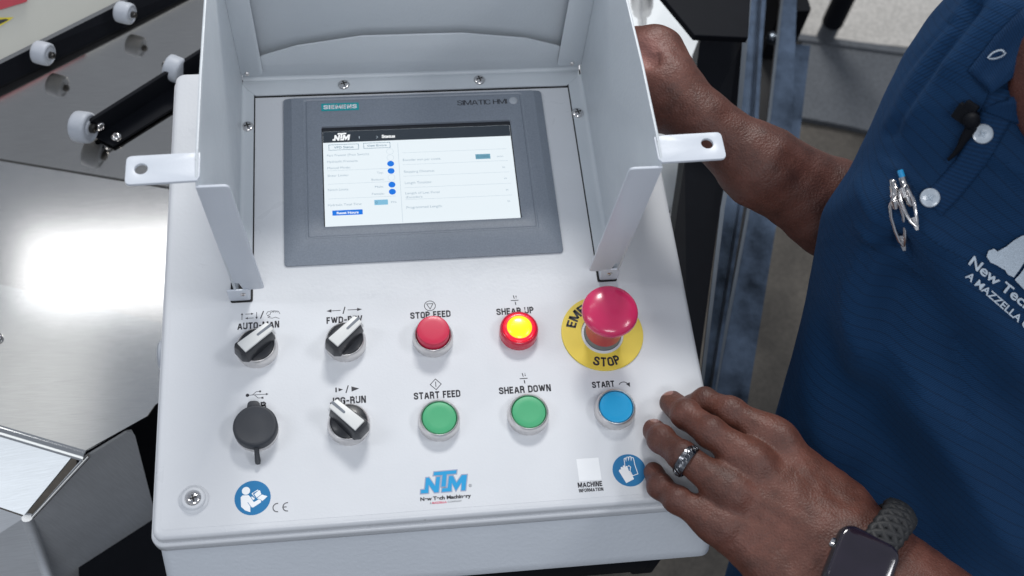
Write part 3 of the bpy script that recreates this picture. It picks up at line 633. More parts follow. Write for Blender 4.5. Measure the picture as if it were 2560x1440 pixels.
ic = PICT(ic)
def arcp(cx, cy, r, a0, a1, n=16): return [(cx + r * math.cos(a), cy + r * math.sin(a)) for a in np.linspace(math.radians(a0), math.radians(a1), n)]
flat(stroke(arcp(-5.7, -187.3, 2.9, 80, 280), .6), z1, 'ink', box, 'pictogram')
ic += stroke(arcp(0.9, -187.3, 2.9, 80, 280), .6) + stroke([(-1.8, -187.3), (0.5, -187.3)], .55)
PICT(ic)
# logo block
ntm(box, 'grey_print', 91.2, -185.2, 33.6, 17.4, 0.2, grow=0.42, name='logo_outline'); ntm(box, 'cyan_print', 91.2, -185.2, 33.6, 17.4, 0.25, grow=-0.28, name='logo')
text('New Tech Machinery', 90.9, -190.2, 35, 2.7, 0.22, 'ink', box, bold=0.045)
text('A', 97.2, -192.9, 1.3, 1.3, 0.22, 'ink', box, bold=0.0); text('MAZZELLA', 98.9, -192.9, 10, 1.4, 0.22, 'red_print', box, bold=0.03); text('COMPANY', 109.7, -192.9, 9.5, 1.3, 0.22, 'soft_ink', box, bold=0.0)
flat(stroke(circ(126, -181.8, .95, 20), .2, True), z1, 'soft_ink', box, 'registered_mark'); text('R', 125.6, -182.4, .9, 1.1, 0.22, 'soft_ink', box, bold=0)
# white sticker (blank), blue mandatory-action discs
flat([rrect(202.3, -184.6, 218.2, -168.2, 0.3)], 0.2, 'white_print', box, 'blank_sticker', label='small blank white square sticker')
dsc = MB().prism(circ(238.8, -179.2, 11.9, 56), 0.12, 0.2).build('glove_sign', 'blue_print', box, smooth=0, label='round blue sign with two white gloves')
def zg(x, y): return pp(1100 + x / 3.368, 1100 + y / 3.368)
g1 = [zg(*p) for p in ((1505, 262), (1512, 248), (1524, 250), (1520, 232), (1532, 226), (1542, 236), (1538, 218), (1552, 214), (1562, 230), (1562, 218), (1576, 222), (1590, 262), (1600, 262), (1633, 330), (1568, 364))]
flat([g1], 0.26, 'white_print', dsc, 'glove')
g2 = [zg(*p) for p in ((1556, 216), (1549, 160), (1560, 152), (1566, 180), (1570, 146), (1584, 144), (1586, 176), (1592, 142), (1606, 142), (1608, 176), (1614, 148), (1628, 152), (1640, 210), (1666, 286), (1622, 302), (1600, 262), (1604, 228), (1590, 216), (1580, 226))]
flat(stroke(g2, 0.5), 0.26, 'white_print', dsc, 'glove_outline')
dsc = MB().prism(circ(-22.2, -179.2, 12.1, 56), 0.12, 0.2).build('manual_sign', 'blue_print', box, smooth=0, label='round blue sign with a white figure reading a manual')
def zm(x, y): return pp(580 + x / 13.09, 1190 + y / 13.09)
pm = lambda L: [zm(*p) for p in L]
hc = zm(460, 490)
flat([circ(hc[0], hc[1], 2.75, 32), pm([(350, 640), (540, 630), (600, 690), (715, 860), (880, 765), (955, 800), (945, 870), (690, 1035), (640, 1025), (600, 990), (600, 1185), (430, 1130), (300, 1010), (285, 700)]),
      pm([(640, 580), (845, 445), (870, 470), (700, 560), (690, 600), (770, 735)]), pm([(730, 600), (870, 480), (915, 470), (960, 600), (805, 715)]), pm([(815, 735), (975, 610), (1165, 665), (1000, 820), (960, 790), (900, 760)]), pm([(625, 690), (660, 675), (755, 750), (690, 790)])], 0.26, 'white_print', dsc, 'reading_figure')
flat(stroke(pm([(515, 865), (600, 990), (640, 1030)]), .35), 0.3, 'blue_print', dsc, 'arm_line')

# ---- push buttons and selector switches
COLX = [-19.5, 44.0, 107.8, 171.6, 234.8]; R1, R2 = -66.9, -132.3
def bezel(parent, c, mat='steel', name='bezel', h=9.0):
    return MB().lathe([(14.9, 0.1), (14.9, h - 4.2), (14.6, h - 3.2), (14.0, h - 1.2), (13.5, h - 0.3), (13.0, h), (12.45, h - 0.4), (12.3, h - 2.5), (12.3, 2)], (c[0], c[1], 0), None, 64, cap0=False, cap1=False).build(name, mat, parent, smooth=50)
def btn(c, mat, top, name, label, dome=0.3, capr=12.0):
    p = empty(name, (c[0], c[1], 0)); p.parent = box; p.location = Vector((WO[p] - WO[box]) * S); p['label'] = label
    bezel(p, c)
    MB().lathe([(12.3, 2.0), (12.3, 6.0)], (c[0], c[1], 0), None, 48).build('collar', 'black_gap', p, smooth=40)
    MB().lathe([(capr, 5.0), (capr, top - 0.9), (capr - 0.3, top - 0.3), (capr - 1.0, top), (capr * .6, top + dome * .6), (capr * 0.25, top + dome)], (c[0], c[1], 0), None, 64).build('cap', mat, p, smooth=50)
    return p
btn((COLX[2], R1 - 1), 'red_cap', 16.0, 'push_button', 'raised red button under the words STOP FEED', capr=11.9)
btn((COLX[2], R2 - 1), 'green_cap', 8.6, 'push_button', 'flush green button under the words START FEED', dome=-0.2)
btn((COLX[3], R2 - 1), 'green_cap', 8.6, 'push_button', 'flush green button under the words SHEAR DOWN', dome=-0.2)
btn((COLX[4], R2 - 1.6), 'blue_cap', 8.6, 'push_button', 'flush blue button under the word START', dome=-0.2)
# illuminated
c = (COLX[3], R1 + 0.1); p = empty('push_button', (c[0], c[1], 0)); p.parent = box; p.location = Vector((WO[p] - WO[box]) * S); p['label'] = 'lit red button with a glowing yellow centre'
MB().lathe([(14.4, 0.1), (14.4, 5.6), (14.1, 7.6), (13.4, 8.8), (12.6, 9.2), (12.2, 8.6)], (c[0], c[1], 0), None, 64, cap1=False).build('bezel', 'lit_red_rim', p, smooth=50)
MB().lathe([(12.3, 6.5), (12.2, 9.0), (11.4, 9.8), (9.5, 10.3), (9.2, 10.2)], (c[0], c[1], 0), None, 64, cap1=False).build('lens', 'lit_red', p, smooth=60)
MB().lathe([(9.4, 10.1), (9.0, 10.6), (6, 11.4), (3, 11.9), (1, 12.0)], (c[0], c[1] , 0), None, 64).build('lamp', 'lit_yellow', p, smooth=80)
# selectors
def selector(c, tip, label):
    p = empty('selector_switch', (c[0], c[1], 0)); p.parent = box; p.location = Vector((WO[p] - WO[box]) * S); p['label'] = label
    bezel(p, c, h=8.6)
    MB().lathe([(12.5, 2.0), (12.5, 8.4), (12.0, 8.9), (3, 9.0)], (c[0], c[1], 0), None, 56).build('dial', 'black_plastic', p, smooth=50)
    a = math.atan2(tip[1], tip[0]); ca, sa = math.cos(a), math.sin(a); M = np.array([[ca, -sa, 0], [sa, ca, 0], [0, 0, 1.]])
    o = (c[0], c[1], 0)
    def bar(poly0, poly1, z0, z1):
        mb = MB(); mb.rings([[(x, y, z0) for x, y in poly0], [(x, y, z1) for x, y in poly1]]); mb.v = (V3(mb.v) @ M.T + V3(o)).tolist(); return mb
    base = [(-15.8, -4.5), (-12.5, -8.2), (13.2, -6.2), (16.2, 0), (13.2, 6.2), (-12.5, 8.2), (-15.8, 4.5)]
    top = [(-14.8, -4.0), (-12.5, -6.2), (12.2, -4.6), (14.6, 0), (12.2, 4.6), (-12.5, 6.2), (-14.8, 4.0)]
    h = bar(base, top, 8.8, 19.0).build('handle', 'black_plastic', p, bevel=0.8)
    ins = [(-11.5, -4.2), (15.0, -3.6), (16.4, 0), (15.0, 3.6), (-11.5, 4.2)]
    ins2 = [(-11.4, -4.7), (13.6, -4.0), (14.9, 0), (13.6, 4.0), (-11.4, 4.7)]
    w_ = bar([(-11.9, -5.0), (15.2, -4.4), (16.2, 0), (15.2, 4.4), (-11.9, 5.0)], ins2, 12.5, 20.4).build('pointer', 'white_plastic', h, bevel=0.5)
    g = MB(); g.rings([[(x, y, 19.9) for x, y in [(3.0, -.9), (14.6, -1.1), (15.2, 0), (14.6, 1.1), (3.0, .9), (2.4, 0)]], [(x, y, 20.55) for x, y in [(3.0, -.9), (14.6, -1.1), (15.2, 0), (14.6, 1.1), (3.0, .9), (2.4, 0)]]]); g.v = (V3(g.v) @ M.T + V3(o)).tolist()
    g.build('index_groove', 'grey_plastic', h, smooth=0)
selector((COLX[0], R1 - 1.0), (1, .80), 'black selector under AUTO-MAN, its white pointer turned to the right')
selector((COLX[1], R1 - 0.4), (1, .95), 'black selector under FWD-REV, its white pointer turned to the right')
selector((COLX[1] + .4, R2 + 0.6), (-1, 1.0), 'black selector under JOG-RUN, its white pointer turned to the left')
# usb port
c = (COLX[0], R2 + 0.9); p = empty('usb_port', (c[0], c[1], 0)); p.parent = box; p.location = Vector((WO[p] - WO[box]) * S); p['label'] = 'USB socket closed by a round black rubber cap'
MB().lathe([(15.0, 0.1), (15.0, 4.5), (14.5, 5.5), (13, 5.8)], (*c, 0), None, 56).build('collar', 'steel', p, smooth=50)
cp = MB().lathe([(14.2, 4.0), (15.2, 5.0), (15.2, 11.0), (14.7, 12.4), (13.6, 13.0), (12.9, 12.8), (5, 12.9)], (*c, 0), None, 64).build('cap', 'black_rubber', p, smooth=45)
MB().prism(round_poly([(c[0] - 6.5, c[1] + 11), (c[0] + 4.5, c[1] + 11), (c[0] + 2.0, c[1] + 20), (c[0] - 5.6, c[1] + 20)], [0, 0, 3, 3]), 6.5, 9.0).build('strap', 'black_rubber', cp, bevel=0.5)
m = MB().tube([(c[0] + 0.5, c[1] - 13, 6), (c[0] + 0.6, c[1] - 17, 6.5), (c[0] + .8, c[1] - 20, 5.0), (c[0] + 1.0, c[1] - 22.5, 3.0), (c[0] + 1.0, c[1] - 24.6, 3.0)], [2.3, 2.1, 2.2, 2.6, 2.2], 14, up=(1, 0, 0), flat=0.8); m.build('pull_tab', 'black_rubber', cp, smooth=60)
# emergency stop
c = (234.4, -72.6); p = empty('emergency_stop', (c[0], c[1], 0)); p.parent = box; p.location = Vector((WO[p] - WO[box]) * S); p['label'] = 'red mushroom emergency stop button on a round yellow plate'
m = MB(); cc = V3([234.6, -71.2, 0])
m.lathe([(31.0, 0.1), (31.0, 1.0), (30.7, 1.3), (16.0, 1.3), (16.0, 0.1)], cc, None, 96, False, False); m.build('yellow_plate', 'yellow_plate', p, smooth=30)
MB().lathe([(15.9, 0.1), (15.9, 1.6), (15.4, 2.2), (14.2, 2.4), (13.9, 1.2)], (c[0], c[1], 0), None, 64).build('mounting_ring', 'panel_paint', p, smooth=40)
MB().lathe([(13.8, 0.6), (13.8, 8), (13.0, 9.5)], (c[0], c[1], 0), None, 64).build('collar', 'grey_plastic', p, smooth=40)
MB().lathe([(13.6, 8), (14.0, 18), (15.2, 25), (17.2, 31.5), (18.6, 34.5)], (c[0], c[1], 0), None, 64).build('neck', 'estop_neck', p, smooth=60)
MB().lathe([(18.0, 33.5), (19.8, 35.5), (20.5, 38.0), (20.2, 40.0)] + [(20.1 * math.cos(a), 40.0 + 6.0 * math.sin(a)) for a in np.linspace(0.15, 1.5, 12)], (c[0], c[1], 0), None, 72).build('mushroom_head', 'estop_red', p, smooth=70)
def arc_text(s, ccx, ccy, r, a_mid, cap, width_ang, inside, parent, z):
    q, L = glyphs(s, 0.21); vv = []; ff = []
    for p_ in q:
        n0 = len(vv)
        for a_, b_ in p_:
            x = a_ / L - .5; y = b_ * cap
            an = a_mid - x * width_ang if not inside else a_mid + x * width_ang; rr_ = r + y if not inside else r - y
            vv.append((ccx + rr_ * math.cos(an), ccy + rr_ * math.sin(an), z))
        ff.append(list(range(n0, len(vv))))
    make('lettering', vv, ff, 'ink', parent, smooth=0)
arc_text('EMERGENCY', cc[0], cc[1], 20.3, math.pi / 2 + 0.02, 7.4, 2.6, False, p, 1.42)
arc_text('STOP', cc[0], cc[1], 27.8, -math.pi / 2 + 0.0, 7.4, 0.83, True, p, 1.42)
#MARK2
# ================================================================== LEFT: sheet metal machine with rollers
mach = empty('panel_machine', (-400, 200, fz), 'metal machine deck left of the control box with polished sheet covers and rollers', 'machine')
ZA = -130
slab('deck_sheet', [(-260, 345, ZA), (-260, -240, ZA), (420, -420, ZA), (760, -300, ZA), (700, 520, ZA), (420, 466, ZA), (0, 396, ZA)], 2, 'polished_sheet', parent=mach, smooth=0)
slab('lower_sheet', [(-300, 270, ZA - 2.5), (720, 500, ZA - 2.5), (760, 980, ZA - 2.5), (-300, 740, ZA - 2.5)], 2, 'brushed_sheet', parent=mach, smooth=0)
# cover with a bend, sloping front and open corner slot
ZC = -126
slab('cover_top', [(-260, 655, ZC), (0, 711, ZC), (399, 806, ZC), (520, 838, ZC), (520, 930, ZC), (388, 1012, ZC), (368, 1040, ZC), (214, 1126, ZC), (-260, 985, ZC)], 2, 'cover_sheet', parent=mach, smooth=0)
# rounded fold along the front edge
A_, B_ = at(-260, 985, ZC), at(214, 1126, ZC); ax = (B_ - A_) / np.linalg.norm(B_ - A_); dn = np.cross(ax, [0, 0, 1]); dn = dn * (1 if dn[1] < 0 else -1)
m = MB(); rs = []
for P_ in (A_, B_):
    o_ = [P_ + dn * (9 * math.sin(a)) + V3([0, 0, -9 * (1 - math.cos(a))]) for a in np.linspace(0, math.radians(62), 9)]
    i_ = [P_ + dn * (7.4 * math.sin(a)) + V3([0, 0, -9 + 7.4 * math.cos(a)]) for a in np.linspace(math.radians(62), 0, 9)]
    rs.append(o_ + i_)
m.rings(rs); m.build('cover_fold', 'cover_sheet', mach, smooth=60)
slab('cover_front', [(-260, 1005, ZC - 7), (0, 1079, ZC - 7), (182, 1139, ZC - 7), (60, 1288, ZC - 46), (0, 1268, ZC - 46), (-260, 1180, ZC - 46)], 2, 'cover_front', parent=mach, smooth=0)
slab('front_skirt', [(-260, 1186, ZC - 47), (0, 1272, ZC - 47), (62, 1293, ZC - 47), (135, 1500, ZC - 150), (-260, 1500, ZC - 150)], 2, 'cover_face', parent=mach, smooth=0)
slab('side_face', [(80, 1296, ZC - 46), (215, 1143, ZC - 6), (318, 1080, ZC - 6), (331, 1078), (338, 1090), (384, 1270), (470, 1560), (160, 1560)], 2, 'cover_face', parent=mach, smooth=0, plane=True)
p0 = [at(206, 1146, ZC - 3), at(72, 1290, ZC - 43)]
MB().tube([at(222, 1140, ZC - 3), at(82, 1292, ZC - 42)], 1.6, 10).build('corner_edge', 'brushed_sheet', mach, smooth=60)
MB().tube([at(68, 1294, ZC - 45), at(120, 1440, ZC - 120), at(160, 1560, ZC - 150)], 4.5, 12).build('corner_edge', 'cover_face', mach, smooth=60)
# black block put in for the shade behind the cover and under the box
MB().prism([tuple(at(190, 1100, -300)[:2]), tuple(at(330, 960, -300)[:2]), tuple(at(600, 900, -300)[:2]), tuple(at(700, 1600, -300)[:2]), tuple(at(200, 1600, -300)[:2])], -420, -300).build('cavity_shade', 'black_powder', mach, smooth=0)
q = at(2, 846, ZC)
MB().lathe([(5, 0), (5, 2), (4, 3.4), (1, 3.8)], (q[0] - 3, q[1], ZC), None, 24).build('bolt', 'chrome', mach, smooth=50)
# black roller bar along the top left
def bar3(name, a, b, h, th, mat, parent, z, **k):      # upright flat bar from pixel a to pixel b, bottom at height z
    A, B = at(*a, z), at(*b, z); d = (B - A) / np.linalg.norm(B - A); n_ = V3([-d[1], d[0], 0])
    return MB().rings([[P, P + n_ * th, P + n_ * th + V3([0, 0, h]), P + V3([0, 0, h])] for P in (A, B)]).build(name, mat, parent, **k)
slab('roller_bar', [(-200, 303, ZA + 2), (0, 214, ZA + 2), (460, -6, ZA + 2), (640, -95, ZA + 2), (640, -170, ZA + 20), (285, 18, ZA + 20), (0, 160, ZA + 20), (-200, 250, ZA + 20)], 5, 'black_powder', parent=mach, smooth=0)
slab('machine_casing', [(-200, 249, ZA + 20), (640, -169, ZA + 20), (420, -420, ZA + 110), (0, -420, 0), (-200, -420, 0)], 4, 'cream_paint', parent=mach, smooth=0, plane=True)
def roller(px, py, z, r, wdt, axd, parent, hub='dark_steel'):
    c = at(px, py, z); ax_ = V3(axd) / np.linalg.norm(axd); F_ = frame(ax_, (0, 0, 1))
    o = MB().lathe([(r * .35, -wdt / 2), (r * .86, -wdt / 2), (r * .97, -wdt * .42), (r, -wdt * .25), (r, wdt * .25), (r * .97, wdt * .42), (r * .86, wdt / 2), (r * .8, wdt / 2), (r * .76, wdt * .42), (r * .5, wdt * .42), (r * .46, wdt / 2), (r * .3, wdt * .5)], c, F_, 40).build('roller', 'roller_grey', parent, smooth=45)
    MB().lathe([(r * .3, 0), (r * .3, wdt * .72), (r * .22, wdt * .78), (r * .1, wdt * .78), (r * .1, wdt * .5)], c, F_, 20).build('roller_bolt', hub, o, smooth=40); return o
axr = (0.93, -0.36, 0.05)
roller(312, 32, ZA + 24, 10.5, 15, axr, mach); roller(107, 133, ZA + 24, 11, 15, axr, mach)
cn = [o for o in COL.objects if o.name == 'machine_casing'][0]
def oncasing(name, pts, mat, h):
    q = [at(-200, 249, ZA + 20), at(640, -169, ZA + 20), at(420, -420, ZA + 110)]; nn = np.cross(q[1] - q[0], q[2] - q[0]); nn /= np.linalg.norm(nn); nn = nn if nn[2] > 0 else -nn
    t_ = [CP + ray(*p) * (((q[0] - CP) @ nn) / (ray(*p) @ nn)) for p in pts]; n = len(t_)
    return make(name, [p + nn * h for p in t_] + [p for p in t_], [list(range(n)), list(range(n, 2 * n))[::-1]] + [[i_, (i_ + 1) % n, (i_ + 1) % n + n, i_ + n] for i_ in range(n)], mat, mach, smooth=0)
oncasing('warning_sign', [(-40, 50), (0, 44), (34, 43), (22, 52), (0, 65), (-40, 80)], 'mustard', .6)
oncasing('warning_mark', [(-30, 58), (0, 49), (14, 47), (22, 49), (12, 54), (0, 60), (-30, 68)], 'ink', .9)
oncasing('red_guard', [(-200, -200), (80, -200), (66, 4), (0, 24), (-200, 84)], 'machine_red', 3)
# angle bracket with rollers
br = empty('roller_bracket', at(380, 240, ZA)); br.parent = mach; br.location = Vector((WO[br] - WO[mach]) * S); br['label'] = 'short black angle bracket'
slab('base_leaf', [(240, 345, ZA + 1.5), (284, 368, ZA + 1.5), (560, 196, ZA + 1.5), (600, 110, ZA + 1.5)], -3, 'black_powder', parent=br, smooth=0)
A, B = at(236, 346, ZA + 4), at(610, 106, ZA + 4); d = B - A; d /= np.linalg.norm(d); n_ = V3([-d[1], d[0], 0])
MB().rings([[P, P + n_ * 4, P + n_ * 4 + V3([0, 0, 23]), P + V3([0, 0, 23])] for P in (A, B)]).build('upright_leaf', 'black_powder', br, smooth=0, bevel=0.8)
q = at(291, 343, ZA + 5); MB().lathe([(5, 0), (5, 2.2), (4.2, 3.4), (2.2, 3.9), (2, 2.5)], q, None, 24).build('bolt', 'chrome', br, smooth=50)
q = (A + d * 9 - n_ * 0.2 + V3([0, 0, 11])); MB().lathe([(5, 0), (5, 1.6), (4.2, 2.8), (2.2, 3.2), (2, 2)], q, frame(-n_, (0, 0, 1)), 24).build('bolt', 'chrome', br, smooth=50)
roller(208, 318, ZA + 20, 14.5, 16, (0.90, -0.30, 0.15), br); roller(436, 172, ZA + 20, 12.5, 15, (-0.86, 0.4, 0.1), br)

# ================================================================== RIGHT: post, white machine, rails
wm = empty('white_machine', at(1700, 200, -200), 'white machine body behind the hood on the right', 'machine')
slab('casing', [(1500, -200, -230), (1810, -200, -230), (1762, 230, -240), (1716, 420, -250), (1690, 512, -255), (1560, 620, -255), (1400, 400, -240)], 30, 'white_machine', parent=wm, smooth=0)
MB().tube([at(1725, 380, -238), at(1694, 505, -252), at(1660, 620, -260)], 5, 12).build('casing_edge', 'chrome', wm, smooth=60)
cy = MB(); c = at(1604, -30, -150); F_ = frame(at(1606, 60, -210) - c)
L = np.linalg.norm(at(1606, 60, -210) - c)
cy.lathe([(9, -60), (12.5, -60), (12.5, L - 40), (12.5, L - 32), (11, L - 28), (10.6, L - 22), (9, L - 21), (5, L - 20), (5, L)], c, F_, 40); tag_ = cy.build('hydraulic_fitting', 'steel', None, smooth=40, label='cylindrical silver fitting behind the top right edge of the hood', cat='fitting')
MB().rings([[c + F_ @ V3([-2.5 * 1 + dx, -12.9, zz]) for dx, zz in ((0, 6), (5, 6), (5, L - 42), (0, L - 42))], [c + F_ @ V3([-2.5 + dx, -11.6, zz]) for dx, zz in ((0, 6), (5, 6), (5, L - 42), (0, L - 42))]]).build('slot', 'dark_steel', tag_, smooth=0)
cab = empty('black_cabinet', at(1780, 60, -120), 'black metal cabinet end above the black post', 'cabinet')
slab('front_plate', [(1640, -28, -60), (1736, 88, -60), (1870, 94, -60), (1888, -200, -60), (1640, -200, -60)], 8, 'black_powder', parent=cab, smooth=0, bevel=1)
post = empty('black_post', at(1760, 600, fz), 'tall black steel post between the control box and the steel rails', 'post')
slab('web', [(1752, 84, -150), (1868, 84, -150), (1838, 300, -160), (1800, 520, -160), (1752, 880, -160), (1720, 1160, -160), (1600, 1160, -160), (1712, 400, -150)], 40, 'black_powder', parent=post, smooth=0)
slab('edge_strip', [(1869, -60, -140), (1884, -60, -140), (1852, 300, -150), (1812, 520, -150), (1757, 980, -150), (1740, 1100, -150), (1733, 1100, -150), (1748, 980, -150), (1801, 520, -150), (1840, 300, -150)], 3, 'bright_rail', parent=post, smooth=0)
rail = empty('steel_rails', at(1850, 700, fz), 'worn galvanised steel channel rails running beside the black post', 'rails')
def strip(name, L, R, z, mat, th=6, parent=None):      # L, R: lists of (px, py) down both sides
    return slab(name, [(x, y, z) for x, y in L] + [(x, y, z) for x, y in R[::-1]], th, mat, parent=parent or rail, smooth=0)
strip('inner_flange', [(1880, -60), (1850, 300), (1812, 500), (1752, 960), (1742, 1100)], [(1900, -60), (1884, 300), (1850, 500), (1778, 960), (1760, 1100)], -330, 'rail_steel')
strip('channel_lip', [(1908, -60), (1896, 120), (1886, 300), (1853, 500), (1781, 960), (1762, 1100)], [(1920, -60), (1906, 120), (1896, 300), (1862, 500), (1790, 960), (1770, 1100)], -300, 'rail_steel', 20)
strip('channel_floor', [(1900, -60), (1880, 300), (1840, 560), (1770, 1100)], [(1972, -60), (1940, 300), (1880, 560), (1800, 1100)], -430, 'bar_gap')
strip('outer_flange', [(1962, -60), (1922, 300), (1872, 520), (1784, 985), (1772, 1100)], [(1994, -60), (1982, 300), (1948, 520), (1870, 1000), (1852, 1120)], -310, 'rail_steel')
strip('flange_edge', [(1959, -60), (1918, 300), (1868, 520), (1780, 985), (1768, 1100)], [(1965, -60), (1926, 300), (1876, 520), (1790, 985), (1776, 1100)], -304, 'bright_rail', 8)
blk = MB().prism(rrect(*(list(at(1916, 118, -400)[:2]) + [at(1962, 20, -400)[0], at(1962, -120, -400)[1]]), 3), -420, -330).build('cross_block', 'black_powder', rail, smooth=0)
q = at(1931, 100, -325); MB().lathe([(9, 0), (9, 6), (7, 9), (2, 10)], q, None, 24).build('bolt', 'bright_rail', rail, smooth=50)
strip('plate', [(1988, 110), (1975, 300), (1950, 480)], [(2026, 114), (1998, 350), (1975, 500)], -340, 'rail_steel')
# floor slabs
MB().prism([tuple(at(2002, 104, fz)[:2]), tuple(at(2400, 158, fz)[:2]), tuple(at(2500, 420, fz)[:2]), tuple(at(2110, 325, fz)[:2]), tuple(at(1975, 300, fz)[:2])], fz + 2, fz + 14).build('floor_mat', 'slab_grey', None, smooth=0, label='grey rubber mat lying on the concrete floor behind the man', cat='mat')
MB().prism([tuple(at(1950, 92, fz)[:2]), tuple(at(2050, 104, fz)[:2]), tuple(at(2400, 140, fz)[:2]), tuple(at(2900, 190, fz)[:2]), tuple(at(2900, -500, fz)[:2]), tuple(at(1850, -500, fz)[:2])], fz + 2, fz + 10).build('pale_floor', 'floor_beige', None, smooth=0, kind='structure')
A = at(1978, 96, fz + 12); B = at(2400, 152, fz + 12); d = (B - A) / np.linalg.norm(B - A); n_ = V3([-d[1], d[0], 0])
MB().rings([[P - n_ * 8, P + n_ * 8, P + n_ * 8 + V3([0, 0, 8]), P - n_ * 8 + V3([0, 0, 8])] for P in (A, B)]).build('floor_strip', 'slab_grey', None, smooth=0, label='dark edge strip between grey mat and pale floor', cat='edge strip', bevel=1)
q = at(2060, 100, fz + 10); lg = empty('machine_leg', q, 'black and grey machine leg standing on the pale floor at the top', 'machine leg')
MB().prism(circ(q[0], q[1], 17, 20), fz + 10, fz + 60).build('foot', 'slab_grey', lg, smooth=40)
MB().prism(circ(q[0], q[1], 20, 20), fz + 60, fz + 500).build('column', 'black_powder', lg, smooth=40)
# black stand under the control box
std = empty('box_stand', (150, -200, fz), 'black steel stand under the control box', 'stand')
MB().box((60, -225, -110), (262, 150, -78)).build('top_frame', 'black_powder', std, bevel=2)
MB().box((255, -222, -130), (273, 120, -90)).build('side_arm', 'black_powder', std, bevel=2)
MB().box((130, -60, fz), (210, 20, -100)).build('column', 'black_powder', std, bevel=2)

# ================================================================== SDF MESHER
def smin(a, b, k):
    h = np.clip(0.5 + 0.5 * (b - a) / k, 0, 1); return b * (1 - h) + a * h - k * h * (1 - h)
def cone(Pt, a, b, r1, r2, flat=None, ff=1.0):
    a = V3(a).astype(np.float32); b = V3(b).astype(np.float32); ba = b - a; L2 = float(ba @ ba)
    pa = Pt - a; h = np.clip((pa @ ba) / L2, 0, 1); v = pa - h[..., None] * ba
    if flat is not None:
        n_ = V3(flat).astype(np.float32); n_ = n_ - ba * (n_ @ ba) / L2; n_ /= np.linalg.norm(n_); v = v + n_ * ((v @ n_) * (1 / ff - 1))[..., None]
    return np.linalg.norm(v, axis=-1) - (r1 + (r2 - r1) * h)
def surface_nets(F, lo, hi, h):
    lo = V3(lo); n = np.ceil((V3(hi) - lo) / h).astype(int) + 1
    xs = [np.float32(lo[i]) + np.arange(n[i], dtype=np.float32) * np.float32(h) for i in range(3)]
    G = np.stack(np.meshgrid(*xs, indexing='ij'), -1); D = F(G.reshape(-1, 3)).reshape(n)
    ins = D < 0
    cs = sum(ins[dx:n[0] - 1 + dx, dy:n[1] - 1 + dy, dz:n[2] - 1 + dz].astype(np.int8) for dx in (0, 1) for dy in (0, 1) for dz in (0, 1))
    act = (cs > 0) & (cs < 8); ids = -np.ones(act.shape, int); I = np.argwhere(act); ids[act] = np.arange(len(I))
    acc = np.zeros((len(I), 3)); cnt = np.zeros(len(I))
    cor = [(a, b, c) for a in (0, 1) for b in (0, 1) for c in (0, 1)]
    for i in range(8):
        for j in range(i + 1, 8):
            if sum(abs(p - q_) for p, q_ in zip(cor[i], cor[j])) != 1: continue
            a = D[tuple((I + cor[i]).T)]; b = D[tuple((I + cor[j]).T)]; s = (a < 0) != (b < 0); t_ = np.where(s, a / np.where(s, a - b, 1), 0)
            p = V3(cor[i]) + (V3(cor[j]) - V3(cor[i])) * t_[:, None]; acc += p * s[:, None]; cnt += s
    V = lo + (I + acc / cnt[:, None]) * h
    Fq = []
    for ax_ in range(3):
        o1, o2 = [(1, 2), (2, 0), (0, 1)][ax_]
        sl0 = [slice(None)] * 3; sl1 = [slice(None)] * 3; sl0[ax_] = slice(0, -1); sl1[ax_] = slice(1, None)
        a = ins[tuple(sl0)]; b = ins[tuple(sl1)]; E_ = np.argwhere(a != b); E_ = E_[(E_[:, o1] > 0) & (E_[:, o2] > 0) & (E_[:, o1] < n[o1] - 1) & (E_[:, o2] < n[o2] - 1)]
        if len(E_) == 0: continue
        u = np.eye(3, dtype=int)[o1]; v = np.eye(3, dtype=int)[o2]
        q_ = np.stack([ids[tuple((E_ - u - v).T)], ids[tuple((E_ - v).T)], ids[tuple(E_.T)], ids[tuple((E_ - u).T)]], 1)
        fl = a[tuple(E_.T)]; q_[~fl] = q_[~fl][:, ::-1]; Fq.append(q_)
    return V, np.concatenate(Fq)
def ridges(Pt, c, d, lam, amp, sig, up=None):
    c = V3(c); d = V3(d) / np.linalg.norm(d); r = Pt - c.astype(np.float32); t_ = r @ d.astype(np.float32); g = np.exp(-(r * r).sum(-1) / sig ** 2)
    if up is not None: g = g * np.clip(r @ (V3(up) / np.linalg.norm(V3(up))).astype(np.float32) / 4, 0, 1)
    return amp * g * (np.abs(np.sin(math.pi * t_ / lam)) ** 0.5 - 0.6)

# ---- left hand resting on the panel (lower right)
LW = at(2140, 1398, 36); LE = at(2470, 1648, 52)
MC = {'i': at(1950, 1100, 38), 'm': at(1885, 1158, 43), 'r': at(1835, 1232, 40), 'p': at(1806, 1318, 30)}
FG = {  # joints: MCP, PIP, DIP, tip  and radii
    'i': ([MC['i'], at(1826, 1030, 34), at(1762, 1004, 20), at(1728, 1014, 9)], [12.5, 10.0, 9.3, 8.0]),
    'm': ([MC['m'], at(1778, 1082, 41), at(1716, 1036, 27), at(1680, 1008, 12)], [13.0, 10.4, 9.9, 9.0]),
    'r': ([MC['r'], at(1706, 1140, 35), at(1654, 1098, 21), at(1635, 1076, 10)], [12.0, 9.8, 9.2, 8.3]),
    'p': ([MC['p'], at(1694, 1250, 26), at(1650, 1216, 17), at(1634, 1180, 8)], [11.0, 8.8, 8.0, 7.0])}
THB = [at(2075, 1285, 22), at(1985, 1190, 8), at(1915, 1140, -4), at(1865, 1110, -12)]
upv = V3([0, 0, 1]); armd = (LE - LW) / np.linalg.norm(LE - LW)
